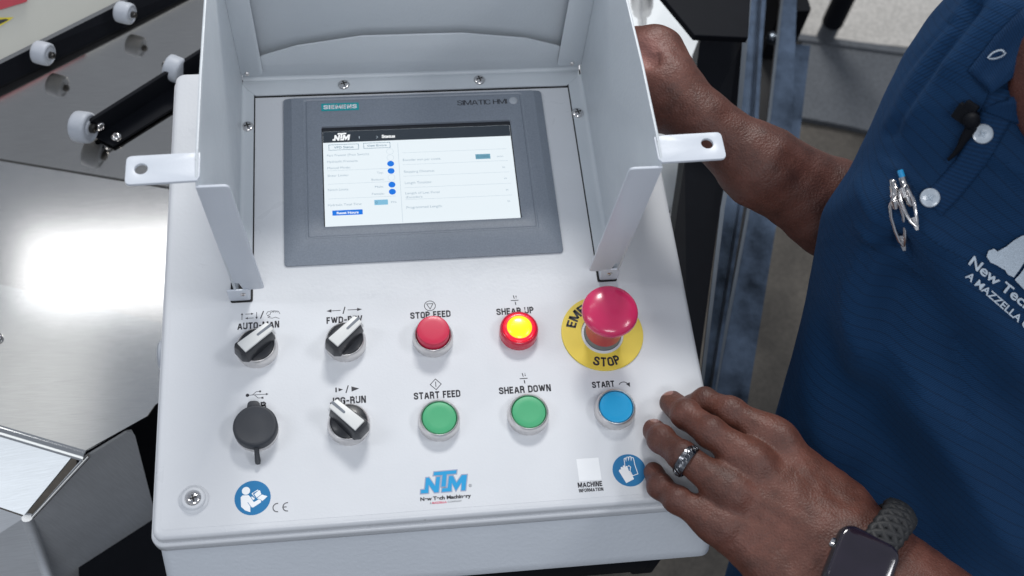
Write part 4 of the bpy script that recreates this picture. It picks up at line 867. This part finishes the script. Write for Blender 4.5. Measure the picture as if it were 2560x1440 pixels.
def hand_left(Pt):
    pal = None
    side = np.cross(armd, upv)
    wr = cone(Pt, LW, LE, 38, 39, upv, 0.64)
    for k, r0 in (('i', 13.0), ('m', 13.5), ('r', 13.0), ('p', 12.0)):
        base = LW + (MC[k] - LW) * 0.12 + side * {'i': -11, 'm': -4, 'r': 4, 'p': 10}[k] * -1
        c = cone(Pt, MC[k] - upv * 3 + (FG[k][0][1] - MC[k]) * .22, base - upv * 2, r0, 19, upv, 0.88)
        pal = c if pal is None else smin(pal, c, 12)
    pal = smin(pal, wr, 24)
    pal = smin(pal, cone(Pt, at(1838, 1345, 22), at(1985, 1470, 26), 13, 20), 14)
    pal = smin(pal, cone(Pt, MC['i'] - upv * 8, at(2110, 1262, 28), 12, 18), 12)
    th = cone(Pt, THB[0], THB[1], 19, 13); th = smin(th, cone(Pt, THB[1], THB[2], 11, 10), 5); th = smin(th, cone(Pt, THB[2], THB[3], 10, 8.5), 4)
    pal = smin(pal, th, 12)
    fs = None
    for k in 'imrp':
        J, R_ = FG[k]; f = None
        for a in range(3):
            c = cone(Pt, J[a], J[a + 1], R_[a] * 1.0, R_[a + 1]); f = c if f is None else smin(f, c, 3)
        for a in (1, 2):          # knuckle bulges
            c = np.linalg.norm(Pt - J[a].astype(np.float32), axis=-1) - R_[a] * 1.0; f = smin(f, c, 4)
        fs = f if fs is None else smin(fs, f, 0.7)
    d = smin(pal, fs, 8)
    near = np.abs(d) < 5; q = Pt[near]; e = np.zeros(len(q), np.float32)
    for k in 'imrp':               # tendons and knuckle heads
        a, b = MC[k] + upv * 9, LW + (MC[k] - LW) * 0.35 + upv * 13
        e -= 0.7 * np.exp(-(cone(q, a, b, 0, 0) / 4.5) ** 2)
        e -= 0.8 * np.exp(-(np.linalg.norm(q - (MC[k] + upv * 11).astype(np.float32), axis=-1) / 9) ** 2)
        J = FG[k][0]
        for a, sg, am in ((1, 8.5, .55), (2, 6, .35)):
            e += ridges(q, J[a] + upv * FG[k][1][a] * .7, J[a] - J[a - 1], 2.3, -am, sg)
        e += ridges(q, MC[k] + (J[1] - J[0]) * .25 + upv * 10, J[1] - J[0], 3.2, -.45, 12)
    e += 0.5 * np.sin(q[:, 0] * .35 + 2 * np.sin(q[:, 1] * .11)) * np.sin(q[:, 1] * .29 + q[:, 2] * .2) * 0.6
    # vein
    e -= 0.9 * np.exp(-(cone(q, at(1985, 1165, 62), at(2060, 1250, 60), 0, 0) / 2.6) ** 2)
    d[near] += e; return d
allp = np.array([LW, LE] + [j for k in FG for j in FG[k][0]] + THB)
LV, LF = surface_nets(hand_left, allp.min(0) - [14, 40, 14], allp.max(0) + [30, 16, 40], 1.25)
keep_hi = None
# tone: pale tips, dark creases
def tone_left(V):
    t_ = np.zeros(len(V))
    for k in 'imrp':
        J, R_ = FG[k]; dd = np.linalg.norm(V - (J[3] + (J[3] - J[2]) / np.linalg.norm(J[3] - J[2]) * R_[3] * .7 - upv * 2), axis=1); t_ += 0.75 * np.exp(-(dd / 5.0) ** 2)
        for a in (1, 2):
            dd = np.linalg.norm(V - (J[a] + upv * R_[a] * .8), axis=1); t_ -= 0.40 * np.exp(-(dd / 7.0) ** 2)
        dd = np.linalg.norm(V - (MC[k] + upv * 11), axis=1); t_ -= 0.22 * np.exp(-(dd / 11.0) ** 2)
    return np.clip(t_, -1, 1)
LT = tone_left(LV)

# ---- right arm reaching behind the hood
E0, E1, E2 = atD(2330, 700, 880), atD(2085, 522, 835), atD(1900, 415, 815)
RW = atD(1752, 302, 815); RH = atD(1668, 222, 822); RK = atD(1640, 138, 832)
fdir = V3([0, 0.35, -1.0])
PN = [RK + V3([4, -4, 4]), RK + V3([6, 22, -22]), RK + V3([4, 34, -60])]
def hand_right(Pt):
    vv = V3(RM[2])
    d = smin(cone(Pt, E0, E1, 44, 34.5), cone(Pt, E1, E2, 34.5, 28.5), 12)
    d = smin(d, cone(Pt, E2, RW, 28.5, 20, vv, 1.15), 10)
    d = smin(d, cone(Pt, RW, RH, 21, 24, vv, 1.1), 12)
    d = smin(d, cone(Pt, RH, RK, 23, 20.5, vv, 1.1), 12)
    d = smin(d, cone(Pt, atD(1640, 270, 830), atD(1650, 160, 838), 17, 15), 12); d = smin(d, cone(Pt, RK, atD(1590, 118, 845), 18, 16), 10)
    for k in range(4):        # fingers going down behind the hood wall, bent at the knuckles
        b = RK + V3([4, 12 - 15 * k, -8 - 9 * k]); c = b + V3([-2, 30, -30]); e = c + V3([-4, 14, -26])
        f = smin(cone(Pt, b, c, 10.5, 9), cone(Pt, c, e, 8.8, 7.6), 3); d = smin(d, f, 5)
    th = smin(cone(Pt, RH + V3([2, 8, 0]), RK + V3([4, 0, 0]), 14, 10.5), cone(Pt, RK + V3([4, 0, 0]), RK + V3([0, 24, -16]), 10, 8), 4); d = smin(d, th, 6)
    near = np.abs(d) < 5; q = Pt[near]; e = np.zeros(len(q), np.float32)
    for (pa, pb, am) in (((1596, 70), (1618, 128), 1.0), ((1618, 62), (1640, 120), .8), ((1604, 150), (1668, 140), .9), ((1610, 162), (1690, 168), .7), ((1640, 246), (1690, 236), 1.0), ((1660, 268), (1716, 250), .8), ((1664, 88), (1690, 130), .5), ((1640, 74), (1664, 118), .6)):
        e += am * np.exp(-(cone(q, atD(*pa, 806), atD(*pb, 806), 0, 0) / 3.0) ** 2) * 1.6
    e += 4.5 * np.exp(-(cone(q, atD(1588, 118, 806), atD(1640, 168, 806), 0, 0) / 6.5) ** 2)
    c1 = atD(1612, 150, 810); e += 2.0 * np.exp(-(cone(q, atD(1590, 120, 812), atD(1640, 175, 812), 0, 0) / 5) ** 2)
    e += ridges(q, atD(1640, 150, 812), RK - RH + V3([20, 0, 0]), 4.5, -.7, 26)
    e += ridges(q, atD(1665, 255, 805), RH - RW, 6.5, -.8, 20)
    e += 0.4 * np.sin(q[:, 0] * .25) * np.sin(q[:, 1] * .22 + q[:, 2] * .18)
    d[near] += e; return d
allp = np.array([E0, E1, E2, RW, RH, RK, RK + V3([0, 60, -80])])
RV, RF = surface_nets(hand_right, allp.min(0) - 42, allp.max(0) + 44, 1.7)
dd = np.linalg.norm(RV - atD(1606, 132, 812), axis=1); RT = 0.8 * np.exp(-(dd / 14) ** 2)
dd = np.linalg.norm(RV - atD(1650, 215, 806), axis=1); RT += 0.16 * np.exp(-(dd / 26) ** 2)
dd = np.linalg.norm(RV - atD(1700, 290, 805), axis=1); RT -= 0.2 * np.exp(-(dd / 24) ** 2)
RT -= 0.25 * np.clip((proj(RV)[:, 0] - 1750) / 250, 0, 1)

# ---- shirt: closed rings stacked down the trunk
rows = [-330, -180, -60, 20, 120, 230, 330, 410, 470, 520, 600, 700, 800, 900, 1030, 1200, 1440, 1700]
lefts = [2640, 2520, 2408, 2332, 2264, 2209, 2166, 2128, 2086, 2054, 2041, 2023, 2001, 1976, 1937, 1880, 1810, 1760]
def Df(y): return np.interp(y, [-400, 0, 300, 600, 1000, 1440, 1700], [560, 590, 615, 665, 775, 900, 960])
ny, na = 240, 260
yy = np.linspace(-330, 1700, ny)
from functools import reduce
def csp(x, xp, fp):               # smooth monotone-ish resample
    f = np.interp(x, xp, fp); 
    k = np.ones(5) / 5
    for _ in range(2):
        g = np.convolve(np.pad(f, 2, 'edge'), k, 'valid'); f = g
    return f
xl = csp(yy, rows, lefts); SV = np.zeros((ny, na, 3)); th = np.linspace(0, 2 * math.pi, na, endpoint=False)
right_ = V3(RM[0]); back_ = -V3(RM[2])
P2 = None
for it_ in range(3):
  if P2 is not None:
    ms = np.array([P2[..., 0][np.abs(P2[..., 1] - y_) < 8].min() if (np.abs(P2[..., 1] - y_) < 8).any() else np.nan for y_ in yy]); er = xl0 - ms; er[np.isnan(er)] = 0; xl = xl + np.convolve(np.pad(er, 3, 'edge'), np.ones(7) / 7, 'valid')
  else: xl0 = xl.copy()
  for i, y in enumerate(yy):
    hd = 112.; D = Df(y) + hd; Wd = np.interp(y, [-330, -60, 250, 600, 1700], [120, 175, 205, 205, 205])
    s_ = atD(xl[i], y, D); cc_ = s_ + right_ * Wd
    cs_, sn_ = np.cos(th), np.sin(th); ex = 0.86
    SV[i] = cc_ + Wd * np.outer(np.sign(cs_) * np.abs(cs_) ** ex, right_) + hd * np.outer(np.sign(sn_) * np.abs(sn_) ** ex, back_)
  P2 = proj(SV)
tw = th
def seg_d(P2, a, b):
    a, b = V3(a), V3(b); ab = b - a; t_ = np.clip(((P2 - a) @ ab) / (ab @ ab), 0, 1); return np.linalg.norm(P2 - (a + t_[..., None] * ab), axis=-1), t_
P2 = proj(SV); front = np.clip((np.sin(th)[None, :] - 0.05) * 2.5, 0, 1)
nrm = np.cross(np.gradient(SV, axis=0), np.gradient(SV, axis=1)); nrm /= np.linalg.norm(nrm, axis=-1, keepdims=True)
if (nrm[ny // 2, na // 4] @ back_) < 0: nrm = -nrm
arc_u = np.zeros((ny, na)); arc_u[:, 1:] = np.cumsum(np.linalg.norm(np.diff(SV, axis=1), axis=-1), 1); arc_v = np.zeros((ny, na)); arc_v[1:] = np.cumsum(np.linalg.norm(np.diff(SV, axis=0), axis=-1).mean(1))[:, None]
disp = np.zeros((ny, na))
for a, b, amp, wd in (((2460, -40), (2215, 300), 4.5, 26), ((2440, 20), (2225, 330), -4.5, 16), ((2500, 10), (2270, 300), 3.0, 22), ((2560, 20), (2400, 170), 3.5, 40),
                      ((2380, 60), (2200, 250), -3.0, 10), ((2110, 470), (2300, 560), 4, 60), ((2080, 640), (2240, 610), -4, 40), ((2180, 600), (2130, 900), 5, 60), ((2240, 640), (2200, 980), -4, 50),
                      ((2350, 640), (2560, 900), 5, 70), ((2150, 800), (2480, 1300), 7, 90), ((2040, 850), (2330, 1330), -8, 70), ((2300, 720), (2560, 1120), -4, 60), ((1990, 900), (2080, 1150), 5, 40),
                      ((2300, 1000), (2560, 1400), 4, 40), ((2170, 620), (2160, 700), -2, 14), ((2150, 560), (2300, 700), 1.8, 10), ((2310, 560), (2420, 640), 1.4, 9), ((2480, 380), (2560, 430), 1.6, 10), ((2470, 420), (2560, 480), -1.4, 9), ((2120, 700), (2160, 860), 1.6, 12), ((2230, 860), (2420, 1080), 1.6, 12), ((2390, 860), (2420, 1040), -2.2, 14), ((2200, 400), (2330, 470), 1.2, 12), ((2140, 450), (2200, 540), 1.6, 12), ((2170, 590), (2250, 680), 1.6, 8)):
    dd, t_ = seg_d(P2, a, b); disp += amp * np.exp(-(dd / wd) ** 2)
disp += 1.6 * np.sin(P2[..., 0] / 60 + 1.5 * np.sin(P2[..., 1] / 130)) * np.sin(P2[..., 1] / 95)
disp *= 1.5 * front
SV = SV + nrm * disp[..., None]
fc = [(i * na + j, i * na + (j + 1) % na, (i + 1) * na + (j + 1) % na, (i + 1) * na + j) for i in range(ny - 1) for j in range(na) if (j + 1) < na]
fc += [(i * na + na - 1, i * na, (i + 1) * na, (i + 1) * na + na - 1) for i in range(ny - 1)]
fc = [f if not False else f for f in fc]
man = empty('person', atD(2600, 900, 1100) * V3([1, 1, 0]) + V3([0, 0, fz]), 'man in navy polo shirt, one hand on the panel, one behind the hood', 'person')
bvh = BVHTree.FromPolygons([Vector(v) for v in SV.reshape(-1, 3)], fc)
def hit(px, py, off=0.0):
    l, n_, i, d = bvh.ray_cast(Vector(CP), Vector(ray(px, py)).normalized())
    if l is None: return None, None
    n_ = V3(n_); n_ = n_ if n_ @ (CP - V3(l)) > 0 else -n_
    return V3(l) + n_ * off, n_
# body: both arms plus trunk and neck (trunk hidden in the shirt)
def trunk(Pt):
    d = cone(Pt, atD(2900, 300, 760), atD(2700, 1500, 1000), 70, 75)
    return smin(d, cone(Pt, atD(2900, 300, 700), atD(2798, 186, 636), 56, 60), 20)
allp = np.array([atD(2900, 300, 760), atD(2700, 1500, 1000), atD(2798, 186, 636)])
TV, TF = surface_nets(trunk, allp.min(0) - 80, allp.max(0) + 80, 6.0)
BV = np.concatenate([LV, RV, TV]); BF = LF.tolist() + (RF + len(LV)).tolist() + (TF + len(LV) + len(RV)).tolist()
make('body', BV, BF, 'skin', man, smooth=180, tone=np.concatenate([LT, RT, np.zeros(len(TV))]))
make('polo_shirt', SV.reshape(-1, 3), fc, 'shirt_fabric', man, smooth=180, uv=np.stack([arc_u, arc_v], -1).reshape(-1, 2))
shirt = [o for o in COL.objects if o.name == 'polo_shirt'][0]
# finger nails at the finger ends
for k in 'imr':
    J, R_ = FG[k]; dr = (J[3] - J[2]) / np.linalg.norm(J[3] - J[2]); sd = np.cross(dr, upv); sd /= np.linalg.norm(sd); nu = np.cross(sd, dr)
    c = J[3]; r = R_[3] - .25; rs = []
    for u in np.linspace(-5.6, 4.8, 9):
        wdt = 0.80 * math.sqrt(max(0.02, 1 - (abs(u) / 6.2) ** 4)); drop = r - math.sqrt(max(0.1, r * r - max(0, u) ** 2))
        rs.append([c + dr * u + sd * r * math.sin(a) * 0.98 + nu * ((r + .35) * math.cos(a) - drop) for a in np.linspace(-wdt, wdt, 9)])
    mb = MB(); mb.rings(rs, closed=False, cap0=False, cap1=False)
    make('fingernail', mb.v, mb.f, 'nail', man, smooth=180)

# ---- patches lying on the shirt
def patch(name, L, R, mat, th=1.6, off=0.2, nu=26, nv=14, rib=True, edge=1.0, lift=None):
    """sheet between two pixel polylines L and R, draped on the shirt"""
    def samp(P_, n):
        P_ = V3(P_); s = np.r_[0, np.cumsum(np.linalg.norm(np.diff(P_, axis=0), axis=1))]; t_ = np.linspace(0, s[-1], n); return np.stack([np.interp(t_, s, P_[:, 0]), np.interp(t_, s, P_[:, 1])], 1)
    a, b = samp(L, nu), samp(R, nu); top = []; bot = []; uvs = []
    for i in range(nu):
        for j in range(nv):
            p = a[i] + (b[i] - a[i]) * j / (nv - 1); h_, n_ = hit(*p)
            if h_ is None: h_ = atD(p[0], p[1], 640); n_ = back_
            e = min(j, nv - 1 - j, i, nu - 1 - i); l_ = lift(i / (nu - 1), j / (nv - 1)) if lift else 0
            top.append(h_ + n_ * (off + l_ + th * min(1, .35 + e * .5))); bot.append(h_ + n_ * (off + l_ - 0.6)); uvs.append((i * 2.2, j * 2.2))
    n = nu * nv; f = []
    for i in range(nu - 1):
        for j in range(nv - 1):
            k = i * nv + j; f.append((k, k + 1, k + nv + 1, k + nv)); f.append((n + k, n + k + nv, n + k + nv + 1, n + k + 1))
    rim = [j for j in range(nv)] + [i * nv + nv - 1 for i in range(1, nu)] + [(nu - 1) * nv + j for j in range(nv - 2, -1, -1)] + [i * nv for i in range(nu - 2, 0, -1)]
    for k in range(len(rim)): f.append((rim[k], rim[(k + 1) % len(rim)], rim[(k + 1) % len(rim)] + n, rim[k] + n))
    return make(name, top + bot, f, mat, shirt, smooth=50, uv=uvs + uvs)
patch('placket', [(2487, 205), (2466, 250), (2430, 320), (2390, 400), (2330, 468), (2306, 486)], [(2560, 250), (2530, 300), (2490, 370), (2450, 430), (2390, 505), (2352, 540)], 'collar_fabric', 2.4)
patch('collar', [(2420, 176), (2490, 88), (2560, 20)], [(2487, 236), (2548, 190), (2620, 110)], 'collar_fabric', 3.0, 1.0, lift=lambda u, v: 5 * v)
patch('collar', [(2462, 268), (2500, 252), (2560, 236), (2660, 230)], [(2462, 276), (2520, 300), (2560, 312), (2660, 330)], 'collar_fabric', 3.0, 1.5, lift=lambda u, v: 9 * (1 - v) * u)
# buttons on the placket
for (px, py, tl) in ((2325, 494, .2), (2459, 332, -.1)):
    h_, n_ = hit(px, py, 2.2); F_ = frame(n_, right_)
    b_ = MB().lathe([(5.4, 0), (5.9, .6), (5.9, 1.2), (5.3, 1.9), (4.3, 1.5), (3.2, 1.2), (0.5, 1.2)], h_, F_, 36).build('shirt_button', 'button_shell', shirt, smooth=50)
    mb = MB()
    for a in (.6, 2.2): mb.tube([h_ + F_ @ V3([-2.1 * math.cos(a), -2.1 * math.sin(a), 1.2]), h_ + F_ @ V3([0, 0, 2.1]), h_ + F_ @ V3([2.1 * math.cos(a), 2.1 * math.sin(a), 1.2])], .55, 8)
    mb.build('button_thread', 'thread', b_, smooth=60)
h_, n_ = hit(2494, 130, 8.5); F_ = frame(n_, right_)
MB().tube([h_ + F_ @ V3([4.5 * math.cos(a) * (1 if a < 3 else .8), 2.2 * math.sin(a) * -1 + 1.5 * math.cos(a), 0.3]) for a in np.linspace(0, 6.3, 14)], .45, 6).build('buttonhole_stitch', 'thread', shirt, smooth=60)
# embroidery
def emb(s, p0, p1, cap_px, bold, name='embroidery', mat='thread', spacing=1.0):
    v, f = text_mesh(s, bold, spacing=spacing); d = V3(p1) - V3(p0); L = np.linalg.norm(d); d /= L; n_ = V3([d[1], -d[0]])
    bm_ = bmesh.new(); me = bpy.data.meshes.new('e'); me.from_pydata(v.tolist(), [], f); bm_.from_mesh(me); bmesh.ops.triangulate(bm_, faces=bm_.faces)
    bmesh.ops.subdivide_edges(bm_, edges=[e for e in bm_.edges if e.calc_length() > .25], cuts=2, use_grid_fill=True); bmesh.ops.triangulate(bm_, faces=bm_.faces)
    v = np.array([list(x.co) for x in bm_.verts]); f = [[x.index for x in q.verts] for q in bm_.faces]; bm_.free(); bpy.data.meshes.remove(me)
    W_ = v[:, 0].max() - v[:, 0].min(); out = []
    for p in v:
        a = V3(p0) + d * (p[0] - 0) / W_ * L + n_ * p[1] / .75 * cap_px; h_, nn = hit(a[0], a[1], 1.3); out.append(h_ if h_ is not None else atD(a[0], a[1], 650))
    return make(name, out, f, mat, shirt, smooth=0)
emb('New Tech Machinery', (2416, 655), (2730, 905), 27, .022)
emb('A MAZZELLA COMPANY', (2412, 690), (2660, 905), 19, .02)
# big logo stroke (only its first letter is in frame)
def zl(x, y): return (2160 + x / 3.13, 400 + y / 3.13)
for Nl in (((955, 745), (970, 700), (1015, 682), (1040, 705), (1110, 665), (1180, 610), (1235, 580), (1330, 570), (1345, 700), (1262, 765), (1215, 840), (1165, 905), (1120, 885), (1098, 850), (1108, 790), (1150, 725), (1080, 770), (1025, 808), (985, 790)), ((1172, 925), (1215, 880), (1262, 815), (1345, 770), (1400, 900), (1330, 1060), (1250, 1005))):
    Nl = [zl(*p) for p in Nl]
    bm_ = bmesh.new(); vs_ = [bm_.verts.new((p[0], p[1], 0)) for p in Nl]; bm_.faces.new(vs_); bmesh.ops.triangulate(bm_, faces=bm_.faces)
    for _ in range(3): bmesh.ops.subdivide_edges(bm_, edges=[e for e in bm_.edges if e.calc_length() > 9], cuts=1, use_grid_fill=True); bmesh.ops.triangulate(bm_, faces=bm_.faces)
    bm_.verts.index_update(); out = [hit(v.co.x, v.co.y, 1.6)[0] for v in bm_.verts]; out = [o if o is not None else atD(2600, 700, 650) for o in out]
    make('embroidery', out, [[x.index for x in q_.verts] for q_ in bm_.faces], 'thread', shirt, smooth=0); bm_.free()

# ================================================================== THINGS WORN OR CLIPPED ON
# ring on the ring finger
J = FG['r'][0]; dr = (J[1] - J[0]) / np.linalg.norm(J[1] - J[0]); rc = at(1716, 1152, 36.5)
rg = empty('finger_ring', rc, 'wide faceted silver ring on the ring finger of the hand on the panel', 'ring')
prof_ = [(10.4, -3.6), (11.1, -3.4), (11.5, -1.2), (11.7, 0), (11.5, 1.2), (11.1, 3.4), (10.4, 3.6), (10.1, 2.5), (10.1, -2.5), (10.4, -3.6)]
MB().lathe(prof_, rc, frame(dr, (0, 0, 1)), 48, False, False).build('band', 'ring_metal', rg, smooth=40)
Fr = frame(dr, (0, 0, 1)); mb = MB()
for k in range(20):
    a0 = 2 * math.pi * k / 20; pts = [rc + Fr @ V3([11.5 * math.cos(a0 + u * .16), 11.5 * math.sin(a0 + u * .16), u * 2.6]) for u in (-1, -.5, 0, .5, 1)]
    mb.tube(pts, [.2, .6, .85, .6, .2], 10, up=dr)
mb.build('raised_links', 'ring_metal', rg, smooth=60)['kind'] = 'stuff'
# pens
def pen(tag_l, top, tip, capc):
    p0, n0 = hit(*top, 5.5); p1, n1 = hit(*tip, 4.5); d = p1 - p0; L = np.linalg.norm(d); d /= L; nn = n0 - d * (n0 @ d); nn /= np.linalg.norm(nn); sd = np.cross(d, nn)
    r = empty('pen', p0, tag_l, 'pen')
    F_ = np.stack([sd, nn, d], 1) if np.linalg.det(np.stack([sd, nn, d], 1)) > 0 else np.stack([-sd, nn, d], 1)
    MB().lathe([(1.6, -5), (2.5, -4.6), (2.6, 0), (3.4, 1), (3.4, 4.5), (3.0, 5.5), (3.0, 12), (1.6, 14)], p0 - nn * 2.5, F_, 28).build('barrel', 'chrome', r, smooth=50)
    MB().lathe([(1.4, -9.4), (1.9, -9.0), (1.9, -4.5), (1, -4.4)], p0 - nn * 2.5, F_, 20).build('push_knob', capc, r, smooth=50)
    loop = []
    for u, w_ in ((3, 1.2), (6, 3.0), (14, 3.7), (24, 3.0), (32, 1.8)): loop.append((u, w_))
    ptsL = [p0 + d * u * L / 40 + F_[:, 0] * w_ + nn * 2.6 for u, w_ in loop]; ptsR = [p0 + d * u * L / 40 - F_[:, 0] * w_ + nn * 2.6 for u, w_ in loop]
    mb = MB().tube(ptsL + [p0 + d * L * .95 + nn * 0.8], [1.15, 1.15, 1.1, 1.1, 1.1, .8], 10, up=nn).tube(ptsR + [p0 + d * L * .95 + nn * .8], [1.15, 1.15, 1.1, 1.1, 1.1, .8], 10, up=nn)
    mb.rings([[p0 + d * L * a + F_[:, 0] * b * s1 + nn * (c - .0) for s1, c in ((-1, 1.9), (1, 1.9), (1, .4), (-1, .4))] for a, b in ((.72, 2.2), (.88, 1.7), (1.0, 0.8))])
    mb.tube([p0 + d * 2 + nn * -1, p0 + d * 3 + nn * 2.8, p0 + d * 8 + nn * 3.0], [2.2, 2.5, 1.6], 14, up=sd)
    mb.build('clip', 'chrome', r, smooth=50)
plain('pen_blue', (0.02, 0.30, 0.62), 0.3, coat=0.5)
pen('chrome pen with a blue push knob clipped nearer the shirt button', (2266, 462), (2303, 574), 'pen_blue')
pen('lower plain chrome pen clipped on the placket left of the blue one', (2240, 490), (2277, 613), 'chrome')
# clip-on microphone
q, n_ = hit(2438, 296, 9); mic = empty('microphone', q, 'small black clip-on microphone over the upper shirt button', 'microphone')
F_ = frame(n_, right_)
MB().lathe([(1.5, -4.8), (4.0, -3.4), (4.9, -.8), (4.7, 1.8), (3.3, 3.8), (1.5, 4.6)], q, frame(V3(F_[:, 1]) + V3(n_) * .6), 28).build('foam_head', 'black_powder', mic, smooth=80)
q2, n2 = hit(2418, 283, 5); F2 = frame(n2, right_ - V3(RM[1]) * -.5)
MB().prism(round_poly([(-6, -5), (6, -5), (6, 5), (-6, 5)], 1.2), -2.5, 2.5, F2, q2).build('clip', 'black_powder', mic, bevel=0.6)
q3, _ = hit(2434, 264, 5); MB().prism(round_poly([(-4, -2.5), (4, -2.5), (4, 2.5), (-4, 2.5)], 1.0), -2.5, 3, F2, q3).build('clip_jaw', 'black_powder', mic, bevel=0.6)
cb = [hit(x, y, 3.5)[0] for x, y in ((2434, 312), (2424, 330), (2412, 348), (2405, 362), (2392, 380), (2375, 397))]
MB().tube(cb, [3.6, 3.2, 2.5, 1.9, 1.5, 1.0], 12).build('cable', 'black_powder', mic, smooth=60)
# watch
wc = at(2150, 1420, 74); xa = at(2280, 1502, 70) - wc; xa /= np.linalg.norm(xa); F_ = frame((0.0, 0.06, 1.0), at(2248, 1472, 74) - wc)
wt = empty('wrist_watch', wc, 'black square smart watch with a braided dark band on the wrist', 'watch')
def wr(x0, x1, r, z): return [V3(wc) + F_ @ V3([a, b, z]) for a, b in rrect(-x0, -x1, x0, x1, r, 8)]
MB().rings([wr(17, 20, 7.5, -6), wr(19.6, 23, 9.2, -3), wr(20.1, 23.6, 9.6, 0), wr(19.8, 23.2, 9.4, 2.6), wr(18.6, 22, 8.6, 4.6)], cap1=False).build('case', 'black_plastic', wt, smooth=60)
MB().rings([wr(18.6, 22, 8.6, 4.5), wr(18.0, 21.4, 8.2, 5.3), wr(16.8, 20.2, 7.4, 5.8), wr(11, 14, 4.5, 6.0)]).build('glass', 'watch_glass', wt, smooth=60)
cr = V3(wc) + F_ @ V3([-20.0, 7, 0]); MB().lathe([(3.4, 0), (3.4, 1.8), (2.8, 2.4), (1, 2.5)], cr, frame(-F_[:, 0]), 24).build('crown', 'chrome', wt, smooth=40)
# band: three interleaved cords each side round the wrist
ax2 = V3([armd[0], armd[1], 0]); ax2 /= np.linalg.norm(ax2); dl = V3(wc) - LW; dl[2] = 0; ctr = LW + ax2 * (dl @ ax2); ctr[2] = wc[2] - 34; yv = np.cross([0, 0, 1.0], ax2); yv /= np.linalg.norm(yv)
bandx = ax2
for c_i in range(5):
    pts = []
    for a in np.linspace(0, 2 * math.pi, 112, endpoint=False):
        k = (a * 7.0 + c_i * 2 * math.pi / 5); off = 9.0 * math.sin(k); rr_ = 1.5 * math.cos(2 * k)
        pts.append(ctr + yv * -1 * (-1) * (41.5 + rr_) * math.cos(a) * 1.0 + V3([0, 0, 1]) * (34.0 + rr_) * math.copysign(abs(math.sin(a)) ** .6, math.sin(a)) * 1.0 + bandx * off)
    MB().tube(pts, 3.1, 8, up=armd, closed=True).build('band_cord', 'band_black', wt, smooth=60)
